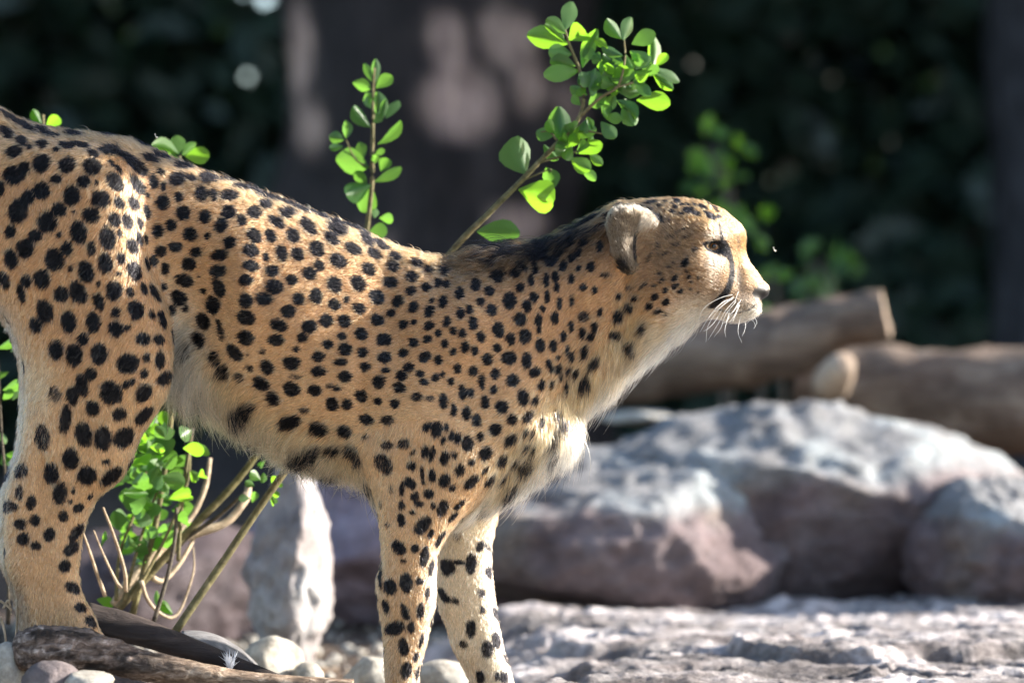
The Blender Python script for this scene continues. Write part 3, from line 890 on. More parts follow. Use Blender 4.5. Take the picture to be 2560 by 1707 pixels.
def surf_spots():
    """more spots on the sides of the animal that are turned away"""
    ex = np.array([s[0] for s in SP]); exr = np.array([max(s[3], s[4]) for s in SP])
    order = rng.permutation(len(BV))[:30000]
    view = BV - np.array(CAMP)
    cand = [i for i in order if (BN[i] @ view[i]) > -0.05 and VPART[i] not in (6, 7, 8)]
    P, Rr = list(ex), list(exr)
    arr = np.array(P); rr = np.array(Rr)
    for i in cand:
        p = BV[i]
        if p[0] > PX(1700):
            continue
        r = 0.014 if p[0] < PX(1000) else 0.010
        if VPART[i] in (1, 2, 3, 4) and p[2] < 0.4:
            r = 0.010
        r *= rng.uniform(0.75, 1.2)
        dd = np.linalg.norm(arr - p, axis=1) - rr - r
        if dd.min() < 0.008:
            continue
        n = BN[i]
        a = np.cross(n, [0, 1, 0.01]); a /= np.linalg.norm(a) + 1e-9
        b = np.cross(n, a)
        SP.append((p, a, b, r, r * rng.uniform(.8, 1.2), 1.0 if p[2] > 0.35 else 0.9))
        arr = np.vstack([arr, p]); rr = np.append(rr, r)
        if len(SP) > 1400:
            break


surf_spots()


def mark_line(pts, w0, w1, st, n=4):
    """a stripe of the coat through picture points"""
    c = catmull(pts, n)
    for i, (a, b) in enumerate(c):
        loc, nor = hit(a, b)
        if loc is None:
            continue
        w = (w0 + (w1 - w0) * i / len(c)) * (loc - CAMP).length / FPX
        n_ = np.array(nor); t = np.array([0, 0, 1.0]); u = np.cross(n_, t); u /= np.linalg.norm(u) + 1e-9
        v = np.cross(n_, u)
        for sy in (1, -1):
            f = np.array([1, sy, 1])
            SP.append((np.array(loc) * f, u * f, v * f, w, w, st))


mark_line([(1803, 606), (1815, 616), (1824, 636), (1830, 663), (1829, 695), (1818, 727), (1800, 748), (1782, 764)], 9, 10, 1.0)
mark_line([(1760, 613), (1768, 607), (1780, 605), (1794, 607), (1806, 613)], 4.5, 6.5, 1.0)
mark_line([(1761, 616), (1770, 625), (1782, 630), (1798, 632), (1812, 630)], 3.5, 6, 1.0)
mark_line([(1806, 604), (1803, 580), (1799, 560)], 6, 4, .85)
mark_line([(1896, 756), (1876, 772), (1850, 780), (1815, 778), (1790, 772)], 2.6, 3.0, .8)  # uncarved mouth groove, its dark crease put into the coat colour
mark_line([(1850, 574), (1846, 596), (1848, 620)], 5, 5, .3)


def spot_value(Pp, edge_noise):
    """0..1 darkness of the coat at points Pp"""
    order = np.argsort(Pp[:, 0])
    xs = Pp[order, 0]
    val = np.zeros(len(Pp))
    for c, u, v, ru, rv, st in SP:
        R = max(ru, rv) * 1.5
        i0, i1 = np.searchsorted(xs, (c[0] - R, c[0] + R))
        ids = order[i0:i1]
        if len(ids) == 0:
            continue
        q = Pp[ids] - c
        near = np.abs(q).max(1) < R
        ids = ids[near]; q = q[near]
        w_ = np.cross(u, v)
        e = np.sqrt((q @ u / ru) ** 2 + (q @ v / rv) ** 2 + (q @ w_ / (1.3 * max(ru, rv))) ** 2)
        e = e + edge_noise[ids]
        val[ids] = np.maximum(val[ids], st * sstep(1.06, 0.92, e))
    return val


def cam_px(Pp):
    d = Pp[:, 1] - CAM_Y
    return 1280 + Pp[:, 0] / d * FPX, 853.5 - (Pp[:, 2] - CAM_Z) / d * FPX


# regions of the animal in its own side view (x, z), in the units of the outline drawing
def side(Pp):
    return 1280 + Pp[:, 0] / 5.0 * FPX, 853.5 - (Pp[:, 2] - CAM_Z) / 5.0 * FPX


def polyline_y(x, pts):
    return np.interp(x, [p[0] for p in pts], [p[1] for p in pts])


BELLY = [(300, 820), (430, 850), (520, 960), (620, 1060), (720, 1120), (850, 1170), (1000, 1210), (1200, 1230)]
CHEST = [(1180, 1300), (1260, 1225), (1330, 1150), (1385, 1085), (1425, 1030), (1470, 985), (1540, 935), (1640, 870), (1740, 792), (1800, 776), (1900, 764)]


def coat_colour(Pp, Nn, part):
    x, y = side(Pp)
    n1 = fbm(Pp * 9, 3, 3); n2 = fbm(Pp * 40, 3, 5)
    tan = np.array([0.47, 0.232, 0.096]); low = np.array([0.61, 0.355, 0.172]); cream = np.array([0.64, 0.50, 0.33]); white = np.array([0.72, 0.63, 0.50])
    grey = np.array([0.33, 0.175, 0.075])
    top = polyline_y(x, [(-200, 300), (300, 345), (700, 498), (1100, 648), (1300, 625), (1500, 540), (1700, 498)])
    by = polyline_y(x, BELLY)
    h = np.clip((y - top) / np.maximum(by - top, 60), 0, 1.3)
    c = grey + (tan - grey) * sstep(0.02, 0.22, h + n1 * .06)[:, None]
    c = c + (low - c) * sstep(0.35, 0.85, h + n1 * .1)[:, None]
    body = (part == 0)
    cr = sstep(-60, 60, y - by + n1 * 30) * body * (x < 1240)
    c = c + (cream - c) * (cr * 0.95)[:, None]
    # flank fold: long pale hair in front of the thigh
    fl = np.exp(-(((x - 450) / 70) ** 2 + ((y - 900) / 120) ** 2)) * body
    c = c + (np.array([.55, .47, .36]) - c) * np.clip(fl * 1.2, 0, .9)[:, None]
    cy = polyline_y(x, CHEST)
    off = np.interp(x, [1190, 1400, 1500, 1600, 1720, 1800], [22, 18, 6, 2, -4, 4])  # white fur widened along the throat to carry its backlit rim
    ch = sstep(-30, 26, y - cy - off + n1 * 22) * body * (x > 1190) + body * sstep(-120, 0, y - cy) * (x > 1500) * (x < 1800) * 0.18
    c = c + (white - c) * np.clip(ch, 0, 1)[:, None]
    # neck: darker along the nape
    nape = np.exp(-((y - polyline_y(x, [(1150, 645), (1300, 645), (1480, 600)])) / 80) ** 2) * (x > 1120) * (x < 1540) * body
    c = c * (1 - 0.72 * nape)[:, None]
    # face
    hd = body & (x > 1560)
    def blob(a, b, r, s): return np.exp(-(((x - a) / r) ** 2 + ((y - b) / s) ** 2)) * hd
    c = c + (np.array([.47, .225, .07]) - c) * np.clip(blob(1850, 620, 30, 90) + blob(1780, 530, 90, 40), 0, .8)[:, None]
    c = c + (np.array([.36, .215, .11]) - c) * np.clip(blob(1660, 590, 70, 50) + blob(1700, 650, 60, 40), 0, .75)[:, None]
    c = c + (white - c) * np.clip(blob(1790, 655, 24, 20) * .8 + blob(1775, 690, 24, 28) * .3 + blob(1783, 594, 30, 9) * .8, 0, .8)[:, None]
    c = c + (white - c) * np.clip(blob(1845, 700, 10, 26) * .5 + blob(1888, 782, 22, 22) * 1.2 + blob(1840, 806, 60, 15) * 1.1, 0, .97)[:, None]
    c = c + (np.array([.26, .19, .13]) - c) * np.clip(blob(1848, 760, 36, 20), 0, .8)[:, None]
    c = c + (np.array([.66, .52, .36]) - c) * np.clip(blob(1740, 770, 60, 34), 0, .7)[:, None]
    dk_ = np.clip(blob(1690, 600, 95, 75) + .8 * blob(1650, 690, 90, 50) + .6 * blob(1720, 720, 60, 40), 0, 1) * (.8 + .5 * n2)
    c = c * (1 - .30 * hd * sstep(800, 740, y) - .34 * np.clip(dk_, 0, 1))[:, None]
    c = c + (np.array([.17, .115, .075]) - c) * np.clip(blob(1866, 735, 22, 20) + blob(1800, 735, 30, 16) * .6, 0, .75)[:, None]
    c = c * (1 - .26 * hd * sstep(1770, 1840, x) * sstep(785, 760, y))[:, None]  # face front darkened in colour, where the sun leaves it too pale
    # legs: inner sides and lower legs are paler
    leg = (part >= 1) & (part <= 4)
    inner = np.where((part == 1) | (part == 3), Nn[:, 1], -Nn[:, 1])
    c = np.where(leg[:, None], low + (tan - low) * 0.25, c)
    c = c + (cream - c) * (leg * sstep(0.0, 0.7, inner) * 0.9)[:, None]
    fr = leg & ((part == 1) | (part == 2))
    c = c + (white - c) * (fr * sstep(0.25, 0.9, Nn[:, 0]) * sstep(1250, 1400, y) * .35)[:, None]
    hb = (part == 3) | (part == 4)
    th = hb * sstep(1100, 800, y)
    c = c + (tan * .97 - c) * (th * 0.8)[:, None]
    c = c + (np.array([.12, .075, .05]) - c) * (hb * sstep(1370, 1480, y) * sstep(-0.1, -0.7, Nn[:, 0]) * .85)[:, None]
    c = c + (np.array([.50, .42, .33]) - c) * (hb * np.exp(-(((x - 20) / 50) ** 2 + ((y - 830) / 70) ** 2)) * .8)[:, None]
    c = c + (np.array([.62, .46, .27]) - c) * (np.clip(hb * np.exp(-(((x - 130) / 45) ** 2 + ((y - 960) / 60) ** 2)), 0, 1) * .6)[:, None]
    ear = (part == 6) | (part == 7)
    e0 = np.array([.105, .080, .058]); e1 = np.array([.15, .118, .088])
    ec = e0 + (e1 - e0) * np.clip(sstep(560, 525, y) * .8 + sstep(1535, 1518, x) * .5 + .25 * n1, 0, 1)[:, None]
    tuft = np.exp(-(((x - 1625) / 22) ** 2 + ((y - 560) / 26) ** 2)) + .7 * np.exp(-(((x - 1605) / 10) ** 2 + ((y - 575) / 14) ** 2))
    ec = ec + (np.array([.36, .30, .23]) - ec) * np.clip(tuft, 0, .6)[:, None]
    slit_shade = np.exp(-(((x - 1590 - (y - 615) * .02) / 6) ** 2 + ((y - 622) / 40) ** 4))
    ec = ec * (1 - .85 * slit_shade)[:, None]  # ear-slit shadow darkened into the ear colour
    ec = ec * (1 - .5 * sstep(640, 700, y) * sstep(1600, 1560, x))[:, None]
    c = np.where(ear[:, None], ec, c)
    tail = part == 5
    c = np.where(tail[:, None], tan, c)
    return np.clip(c * (1 + 0.16 * n2 + .10 * n1)[:, None], 0.01, 0.95)


DARK = np.array([0.0045, 0.0042, 0.0055])
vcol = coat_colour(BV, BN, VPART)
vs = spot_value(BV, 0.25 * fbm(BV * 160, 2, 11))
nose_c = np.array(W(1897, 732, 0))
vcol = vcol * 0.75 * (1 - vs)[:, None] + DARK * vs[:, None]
qn = (BV - nose_c) / np.array([.0190, .040, .0128])
isnose = (np.linalg.norm(qn, axis=1) < 1.0) & (BV[:, 0] > PX(1866))
vcol[isnose] = (0.006, 0.005, 0.006)
ve = (BV - np.array([EYE.x, 0, EYE.z])) / np.array([.0165, 1, .011])
vcol[(np.linalg.norm(ve, axis=1) < 1.0) & (np.abs(BV[:, 1]) > 0.03) & (VPART == 0)] = (0.012, 0.01, 0.01)

cheetah = empty('cheetah', (0.0, 0.0, 0.0))
tag(cheetah, 'spotted cheetah standing side-on with its head stretched forward', 'cheetah')

b = NT('cheetah_skin')
at = b.n('ShaderNodeAttribute', attribute_name='tint')
nz = b.noise(300, 3, 0.6, b.n('ShaderNodeTexCoord').outputs['Object'])
bp = b.n('ShaderNodeBump', ins={'Strength': 0.25, 'Distance': 0.001}); b.link(nz, bp.inputs['Height'])
p = b.n('ShaderNodeBsdfPrincipled', ins={'Roughness': 0.5, 'Specular IOR Level': 0.4})
b.link(at.outputs['Color'], p.inputs['Base Color']); b.link(bp.outputs[0], p.inputs['Normal']); b.link(p.outputs[0], b.out.inputs[0])
bme = mesh_np('cheetah_body', BV, BQ)
col_attr(bme, vcol)
body = link('body', bme, cheetah, b.m)

# ------------------------------------------------------------ fur
N_HAIR = 500000
tri = np.concatenate([BQ[:, [0, 1, 2]], BQ[:, [0, 2, 3]]])
ar = 0.5 * np.linalg.norm(np.cross(BV[tri[:, 1]] - BV[tri[:, 0]], BV[tri[:, 2]] - BV[tri[:, 0]]), axis=1)
tc_ = BV[tri].mean(1); tn = BN[tri].mean(1)
tx, ty = side(tc_)
dens = ar * np.where(((tc_ - np.array(CAMP)) * tn).sum(1) > 0.3, 0.35, 1.0)     # thinner on the sides turned away
dens *= np.where(tx > 1530, 1.9, 1.0)
dens *= np.where(tx < -40, 0.4, 1.0) * np.where(tc_[:, 2] < 0.03, 0.4, 1.0)
cs = np.cumsum(dens)
ti = np.searchsorted(cs, rng.random(N_HAIR) * cs[-1]).clip(0, len(tri) - 1)
r1, r2 = np.sqrt(rng.random(N_HAIR)), rng.random(N_HAIR)
w0, w1, w2 = 1 - r1, r1 * (1 - r2), r1 * r2
root = BV[tri[ti, 0]] * w0[:, None] + BV[tri[ti, 1]] * w1[:, None] + BV[tri[ti, 2]] * w2[:, None]
rn = BN[tri[ti, 0]] * w0[:, None] + BN[tri[ti, 1]] * w1[:, None] + BN[tri[ti, 2]] * w2[:, None]
rn /= np.linalg.norm(rn, axis=1)[:, None]
rp = VPART[tri[ti, 0]]
# bare nose and eyes
q1 = np.linalg.norm((root - nose_c) / np.array([.0180, .040, .0122]), axis=1)
q2 = np.linalg.norm((root - np.array([EYE.x, 0, EYE.z])) / np.array([.0100, 1, .0046]), axis=1)
keep = ~(((q1 < 1) & (root[:, 0] > PX(1866))) | ((q2 < 1) & (np.abs(root[:, 1]) > 0.03) & (rp == 0)))
root, rn, rp = root[keep], rn[keep], rp[keep]
n = len(root)
hx, hy = side(root)
# how the coat lies
D = np.tile(np.array([-1.0, 0, -0.30]), (n, 1))
by = polyline_y(hx, BELLY)
bl = sstep(-170, 20, hy - by) * (hx < 1200)
D += bl[:, None] * (np.array([-0.55, 0, -1.1]) - D)
nk = sstep(1150, 1350, hx)
D += nk[:, None] * (np.array([-0.75, 0, -0.75]) - D)
cy = polyline_y(hx, CHEST)
chs = sstep(-170, -10, hy - cy) * (hx > 1150) * (rp == 0)
D += chs[:, None] * (np.array([-0.25, 0, -1.0]) - D)
hw = sstep(1560, 1660, hx)
fn = root - np.array([PX(1935), 0, PZ(735)])
fn /= np.linalg.norm(fn, axis=1)[:, None]
fn = fn * np.array([1, 1.0, .9])
D += hw[:, None] * (fn - D)
lg = (rp >= 1) & (rp <= 4)
D[lg] = np.array([-0.12, 0, -1.0])
thi = ((rp == 3) | (rp == 4)) & (hy < 1000)
D[thi] = np.array([-0.45, 0, -0.9])
er = (rp == 6) | (rp == 7)
D[er] = np.array([-0.25, 0, 0.9])
D[er & (hx > 1600) & (hy < 640)] = np.array([-0.6, -.3, -0.7])
D[rp == 5] = np.array([-0.3, 0, -1.0])
wob = np.stack([fbm(root * 16, 3, 21), fbm(root * 16, 3, 22), fbm(root * 16, 3, 23)], 1)
wob2 = np.stack([fbm(root * 110, 2, 31), fbm(root * 110, 2, 32), fbm(root * 110, 2, 33)], 1)
D = D / np.linalg.norm(D, axis=1)[:, None] + 0.45 * wob + 0.58 * wob2 + 0.13 * rng.normal(size=(n, 3))
D -= rn * (D * rn).sum(1)[:, None]
D /= np.linalg.norm(D, axis=1)[:, None] + 1e-9
# length of the coat (metres)
L = np.full(n, 0.0098)
top = polyline_y(hx, [(-200, 300), (300, 345), (700, 498), (1100, 648), (1300, 625), (1500, 540), (1700, 498)])
L += 0.006 * np.exp(-((hy - top) / 30) ** 2)
L += 0.030 * np.exp(-(((hx - 1270) / 130) ** 2)) * np.exp(-((hy - top) / 40) ** 2)
L += 0.012 * np.exp(-(((hx - 1440) / 80) ** 2)) * np.exp(-((hy - top) / 40) ** 2)
L += bl * 0.017 + sstep(-40, 40, hy - by) * (hx < 1000) * (rp == 0) * 0.020
L += 0.02 * np.exp(-(((hx - 440) / 60) ** 2 + ((hy - 930) / 110) ** 2)) * (rp == 0)
L += 0.012 * nk * sstep(-260, 0, hy - cy) * (rp == 0) + chs * 0.003 + .014 * sstep(-50, 20, hy - cy) * (hx > 1150) * (hx < 1760) * (rp == 0)
L = L * (1 - hw) + hw * (0.0085 + .021 * sstep(760, 830, hy) * sstep(1790, 1740, hx))
L = np.where((hx > 1780), 0.0045, L)
L = np.where((hx > 1820) & (hy > 772), 0.0075, L)
L[lg] = np.where(hy[lg] < 1200, 0.0115, 0.0085)
L[er] = 0.0085 + .014 * np.exp(-(((hx[er] - 1625) / 26) ** 2 + ((hy[er] - 565) / 30) ** 2))
jit = rng.uniform(0.6, 1.25, n)
long_ = rng.random(n) < 0.03
L = L * jit * np.where(long_, 1.5, 1.0)
lift = np.full(n, 0.36) + 0.2 * chs + 0.25 * np.exp(-((hy - top) / 40) ** 2) * (rp == 0) * (hx < 1560)
lift = np.where((hw > 0.5) & (hy < 780), 0.5, lift)
lift = lift + rng.normal(size=n) * 0.12 + 0.30 * fbm(root * 75, 2, 41)
lift = np.where(er, .62, lift)
lift = np.where(rng.random(n) < .045, lift + .5, lift)
lift = lift + .3 * np.exp(-((hy - top) / 30) ** 2) * sstep(1120, 1200, hx) * sstep(1580, 1520, hx) * (rp == 0)
lift = np.clip(lift, 0.08, 1.25)
K = 5
ts = np.linspace(0, 1, K)
pts = np.zeros((n, K, 3), np.float32)
grav = np.array([0, 0, -1.0])
for k, t in enumerate(ts):
    ang = lift * (1.25 - 0.75 * t)
    d_ = D * np.cos(ang)[:, None] + rn * np.sin(ang)[:, None]
    pts[:, k] = root + d_ * (L * t)[:, None] + grav * (np.maximum(L - 0.018, 0) * 0.35 * t * t)[:, None]
pts -= (rn * 0.0006)[:, None, :].astype(np.float32)
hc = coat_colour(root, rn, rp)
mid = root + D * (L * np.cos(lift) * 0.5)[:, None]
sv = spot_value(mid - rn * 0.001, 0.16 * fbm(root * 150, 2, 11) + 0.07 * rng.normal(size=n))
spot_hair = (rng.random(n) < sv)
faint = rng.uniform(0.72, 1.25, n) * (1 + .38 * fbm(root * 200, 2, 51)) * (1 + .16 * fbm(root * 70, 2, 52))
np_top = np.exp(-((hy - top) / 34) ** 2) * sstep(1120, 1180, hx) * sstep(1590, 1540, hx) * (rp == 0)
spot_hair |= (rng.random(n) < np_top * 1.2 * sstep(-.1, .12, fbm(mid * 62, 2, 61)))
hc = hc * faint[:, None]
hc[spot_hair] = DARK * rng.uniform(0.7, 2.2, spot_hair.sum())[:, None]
stray = (~spot_hair) & (rng.random(n) < 0.025)
hc[stray] *= 0.35
pale = (~spot_hair) & (rng.random(n) < 0.06)
hc[pale] = np.minimum(hc[pale] * 1.5 + .05, .9)

fur_data = bpy.data.hair_curves.new('cheetah_fur')
fur_data.add_curves([K] * n)
fur_data.attributes['position'].data.foreach_set('vector', pts.reshape(-1))
ra = fur_data.attributes.get('radius') or fur_data.attributes.new('radius', 'FLOAT', 'POINT')
prof = np.array([1.0, 0.95, 0.8, 0.55, 0.12])
base_r = np.where(hw > 0.5, 0.00027, 0.00040) * rng.uniform(0.75, 1.25, n)
ra.data.foreach_set('value', (base_r[:, None] * prof[None]).astype(np.float32).ravel())
ca = fur_data.attributes.new('hair_tint', 'FLOAT_COLOR', 'CURVE')
c4 = np.ones((n, 4), np.float32); c4[:, :3] = hc
ca.data.foreach_set('color', c4.ravel())
b = NT('fur')
at = b.n('ShaderNodeAttribute', attribute_name='hair_tint')
hs = b.n('ShaderNodeBsdfHairPrincipled')
try:
    hs.model = 'CHIANG'
except Exception:
    pass
hs.parametrization = 'COLOR'
b.link(at.outputs['Color'], hs.inputs['Color'])
hs.inputs['Roughness'].default_value = 0.36
bw = b.n('ShaderNodeRGBToBW'); b.link(at.outputs['Color'], bw.inputs[0])
mi = b.n('ShaderNodeMapRange', ins={'From Min': 0.01, 'From Max': 0.10, 'To Min': 1.20, 'To Max': 1.40}); b.link(bw.outputs[0], mi.inputs[0])
b.link(mi.outputs[0], hs.inputs['IOR'])
hs.inputs['Radial Roughness'].default_value = 0.55
hs.inputs['Coat'].default_value = 0.0
b.link(hs.outputs[0], b.out.inputs[0])
fur_data.materials.append(b.m)
fur = bpy.data.objects.new('fur', fur_data)
COL.objects.link(fur)
fur.parent = cheetah
tag(fur, kind='stuff')

# ------------------------------------------------------------ eyes
b = NT('eye')
tc = b.n('ShaderNodeTexCoord').outputs['Object']
sep = b.n('ShaderNodeSeparateXYZ'); b.link(tc, sep.inputs[0])
cv = b.n('ShaderNodeCombineXYZ'); b.link(sep.outputs[0], cv.inputs[0]); b.link(sep.outputs[2], cv.inputs[1])
ln = b.n('ShaderNodeVectorMath', operation='LENGTH'); b.link(cv.outputs[0], ln.inputs[0])
mr = b.n('ShaderNodeMapRange', ins={'From Min': 0.0, 'From Max': 0.0110}); b.link(ln.outputs['Value'], mr.inputs[0])
colr = b.ramp(mr.outputs[0], [(0.0, (.004, .004, .004)), (0.30, (.004, .004, .004)), (0.36, (.16, .065, .02)), (0.62, (.22, .10, .035)), (0.72, (.02, .012, .01)), (0.9, (.012, .01, .01))])
p = b.n('ShaderNodeBsdfPrincipled', ins={'Roughness': 0.06, 'Specular IOR Level': 0.6})
b.link(colr, p.inputs['Base Color']); b.link(p.outputs[0], b.out.inputs[0])
bm = bmesh.new(); bmesh.ops.create_uvsphere(bm, u_segments=32, v_segments=20, radius=0.0100)
eme = bpy.data.meshes.new('eyeball'); bm.to_mesh(eme); bm.free()
eme.polygons.foreach_set('use_smooth', np.ones(len(eme.polygons), bool)); eme.materials.append(b.m)
hl, _ = hit(1779, 618)
ey = abs(hl.y) - 0.0072 if hl is not None else EYE_Y
for sy in (-1, 1):
    e = link('eye', eme, cheetah)
    e.location = (EYE.x + 0.0005, sy * ey, EYE.z)
    e.rotation_euler = (0, 0, 0)

# ------------------------------------------------------------ whiskers
mw = mat_plain('whisker', (0.85, 0.83, 0.8), 0.4)
wh = []
for (a, b_, c_, d_) in [((1839, 735), (1800, 745), (1760, 770), (1746, 803)), ((1838, 738), (1810, 760), (1775, 790), (1750, 830)), ((1842, 740), (1800, 770), (1770, 815), (1765, 855)),
                        ((1843, 745), (1815, 775), (1795, 810), (1770, 850)), ((1845, 748), (1815, 785), (1802, 820), (1785, 842)), ((1848, 752), (1830, 785), (1818, 800), (1808, 808)),
                        ((1848, 756), (1838, 785), (1828, 800), (1822, 806)), ((1836, 742), (1805, 758), (1780, 782), (1768, 800)), ((1850, 760), (1842, 780), (1834, 798), (1832, 806)),
                        ((1826, 770), (1818, 800), (1812, 825), (1815, 843)), ((1852, 790), (1846, 815), (1846, 835), (1855, 857)), ((1862, 800), (1864, 815), (1860, 830), (1856, 840)),
                        ((1875, 795), (1885, 805), (1888, 815), (1884, 822)), ((1884, 788), (1890, 800), (1892, 808), (1890, 812)), ((1834, 748), (1812, 752), (1795, 765), (1786, 775)),
                        ((1855, 745), (1840, 770), (1826, 785), (1820, 797)), ((1846, 728), (1842, 740), (1838, 752), (1836, 762)), ((1862, 566), (1872, 560), (1880, 562), (1884, 568)),
                        ((1888, 780), (1897, 788), (1903, 786), (1908, 784)), ((1806, 770), (1790, 800), (1772, 820), (1758, 828)), ((1868, 800), (1872, 814), (1878, 820), (1884, 822))]:
    loc, nor = hit(*a)
    if loc is None:
        continue
    y0 = loc.y
    P4 = [Vector(W(*a, y0 + 0.002)), Vector(W(*b_, y0 - 0.018)), Vector(W(*c_, y0 - 0.032)), Vector(W(*d_, y0 - 0.038))]
    cc = catmull(P4, 4)
    V_, F_ = tube(cc, np.linspace(0.00042, 0.00012, len(cc)), 4)
    wme = mesh_py('whisker', V_, F_)
    link('whisker', wme, cheetah, mw)

# ================================================================== WOODLAND BEHIND
M_BARK = mat_wood('old_bark', (.015, .011, .012), (.028, .021, .021), (.047, .037, .035), (6, 6, 1.2), 2.5, .9, tint=True)
TY = 9.0
tr_pts = [(0, 0, -0.1), (0.0, 0, .8), (-.01, .0, 1.6), (.02, 0, 2.6), (.1, 0, 3.6), (.15, 0, 4.6)]
tcx = PX(1075, TY)
tc3 = catmull(tr_pts, 14)
trr = np.interp(tc3[:, 2], [-.1, .4, 1.0, 1.6, 2.2, 3.0, 4.6], [1.0, .80, .66, .66, .70, .74, .62])
V, Fq = tube(tc3, trr, 120, 5, .22)
V[:, :2] *= (1 + 0.10 * fbm(V * np.array([2.2, 2.2, .7]), 4, 91, True))[:, None]
tree = empty('tree', (tcx, TY, -0.1))
vw = V + np.array([tcx, TY, 0.0])
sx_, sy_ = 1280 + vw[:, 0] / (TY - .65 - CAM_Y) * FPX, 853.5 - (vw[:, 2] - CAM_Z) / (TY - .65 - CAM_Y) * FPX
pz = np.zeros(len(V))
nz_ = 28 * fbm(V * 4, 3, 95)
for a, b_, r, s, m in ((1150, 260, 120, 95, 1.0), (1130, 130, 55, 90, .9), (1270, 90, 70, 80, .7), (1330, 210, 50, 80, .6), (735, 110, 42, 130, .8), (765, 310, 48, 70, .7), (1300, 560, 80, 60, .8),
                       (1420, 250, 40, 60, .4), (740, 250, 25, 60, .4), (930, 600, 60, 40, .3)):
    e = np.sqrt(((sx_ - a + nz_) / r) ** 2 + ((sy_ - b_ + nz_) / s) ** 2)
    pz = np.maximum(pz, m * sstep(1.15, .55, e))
tt = np.ones((len(V), 3)) + pz[:, None] * (np.array([20, 18, 15]) - 1)  # pale patches multiplied into the bark tint
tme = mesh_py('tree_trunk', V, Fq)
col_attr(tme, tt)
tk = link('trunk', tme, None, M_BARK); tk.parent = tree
tk.location = (0, 0, 0.1)
tag(tree, 'massive old tree trunk with dark bark and pale patches behind the cheetah', 'tree')


def leaf_cloud(name, P, size, mat, seed, parent=None):
    """many small leaf faces at points P"""
    g = np.random.default_rng(seed)
    n = len(P)
    a = g.normal(size=(n, 3)); a /= np.linalg.norm(a, axis=1)[:, None]
    b = np.cross(a, g.normal(size=(n, 3))); b /= np.linalg.norm(b, axis=1)[:, None]
    s = (size * g.uniform(.6, 1.3, n))[:, None]
    nn = np.cross(a, b)
    V = np.stack([P - a * s, P + b * s * .45 + nn * s * .12, P + a * s, P - b * s * .45 + nn * s * .12], 1).reshape(-1, 3)
    F_ = np.arange(4 * n).reshape(n, 4)
    return link(name, mesh_np(name, V, F_, False), parent, mat)


M_FAR = mat_leaf('far_foliage', (.016, .032, .026), (.04, .07, .05), (.06, .13, .05), .25)
M_CROWN = mat_leaf('crown_foliage', (.015, .03, .012), (.035, .06, .022), (.06, .13, .03), .3)
g = np.random.default_rng(5)
# crown of the old tree, overhead and out of the picture
nc = 26000
P = g.normal(size=(nc, 3)); P /= np.linalg.norm(P, axis=1)[:, None]
P *= (g.random(nc) ** (1 / 3))[:, None] * np.array([6.5, 5.6, 2.0])
P += np.array([tcx - .5, TY + .6, 6.3])
P += np.stack([fbm(P * .6, 2, 3), fbm(P * .6, 2, 4), fbm(P * .6, 2, 5)], 1) * .9
P = P[(P[:, 2] > 3.6)]
cr = leaf_cloud('crown', P - np.array([tcx, TY, -.1]), .17, M_CROWN, 6); cr.parent = tree

# the wood behind, one dark mass
nw = 46000
P = np.stack([g.uniform(-9, 11, nw), 11.0 + 3.2 * g.random(nw) ** 1.3, g.uniform(0, 5.6, nw)], 1)
P[:, 1] += 1.2 * fbm(P * np.array([.5, 0, .5]), 3, 44)
sx2, sz2 = P[:, 0] / (P[:, 1] + 5) * FPX + 1280, 853.5 - (P[:, 2] - CAM_Z) / (P[:, 1] + 5) * FPX
P = P[~((np.hypot((sx2 - 653) / 1.1, sz2 - 4) < 50) | (np.hypot(sx2 - 2357, sz2 - 172) < 40))]
tag(leaf_cloud('woodland', P, .17, M_FAR, 9), 'deep shaded mass of dark leaves filling the background', 'woodland', kind='stuff')
# screen of trees added outside the picture to keep the sun off the background
nw = 36000
P = np.stack([8.5 + 2.5 * g.random(nw), g.uniform(5.2, 15, nw), g.uniform(0, 9, nw)], 1)
tag(leaf_cloud('woodland', P, .22, M_FAR, 10), 'unseen trees added sunward to shade the background', 'woodland', kind='stuff')

# ================================================================== SHRUB STEMS AND LEAVES
def leaf_mesh(name, fold, curl, wid):
    us = np.array([0, .18, .38, .58, .76, .90, 1.0])
    V = []; F_ = []
    for u in us:
        w = wid * (max(.04, math.sin(math.pi * u ** 1.45) ** 0.62) if 0 < u < 1 else (.05 if u == 0 else .22))
        for s in (-1, -.5, 0, .5, 1):
            V.append((u, s * w * .5, fold * abs(s) * w - curl * u * u + .015 * math.sin(9 * u) * abs(s)))
    for i in range(6):
        for k in range(4):
            a = i * 5 + k
            F_.append((a, a + 1, a + 6, a + 5))
    return mesh_py(name, V, F_)


M_L1 = mat_leaf('shrub_leaf', (.045, .115, .03), (.12, .23, .05), (.30, .66, .035), .5)
M_L2 = mat_leaf('shaded_leaf', (.03, .085, .03), (.10, .19, .06), (.20, .46, .055), .42)
M_STEM = mat_wood('green_stem', (.11, .10, .045), (.17, .15, .07), (.24, .20, .11), (3, 3, 3), 20, .3)
M_DRY = mat_wood('dry_stem', (.34, .26, .18), (.48, .38, .27), (.58, .48, .36), (3, 3, 3), 20, .3)
M_DSTEM = mat_wood('dark_stem', (.06, .05, .04), (.10, .085, .065), (.16, .13, .10), (3, 3, 3), 20, .3)
LEAVES = {}
for mi, m in enumerate((M_L1, M_L2)):
    for k in range(5):
        me = leaf_mesh('leaf', (.10, .22, .02, .30, .15)[k], (.05, .12, -.06, .2, .02)[k], 1.0)
        me.materials.append(m)
        LEAVES[mi, k] = me
rl = random.Random(11)


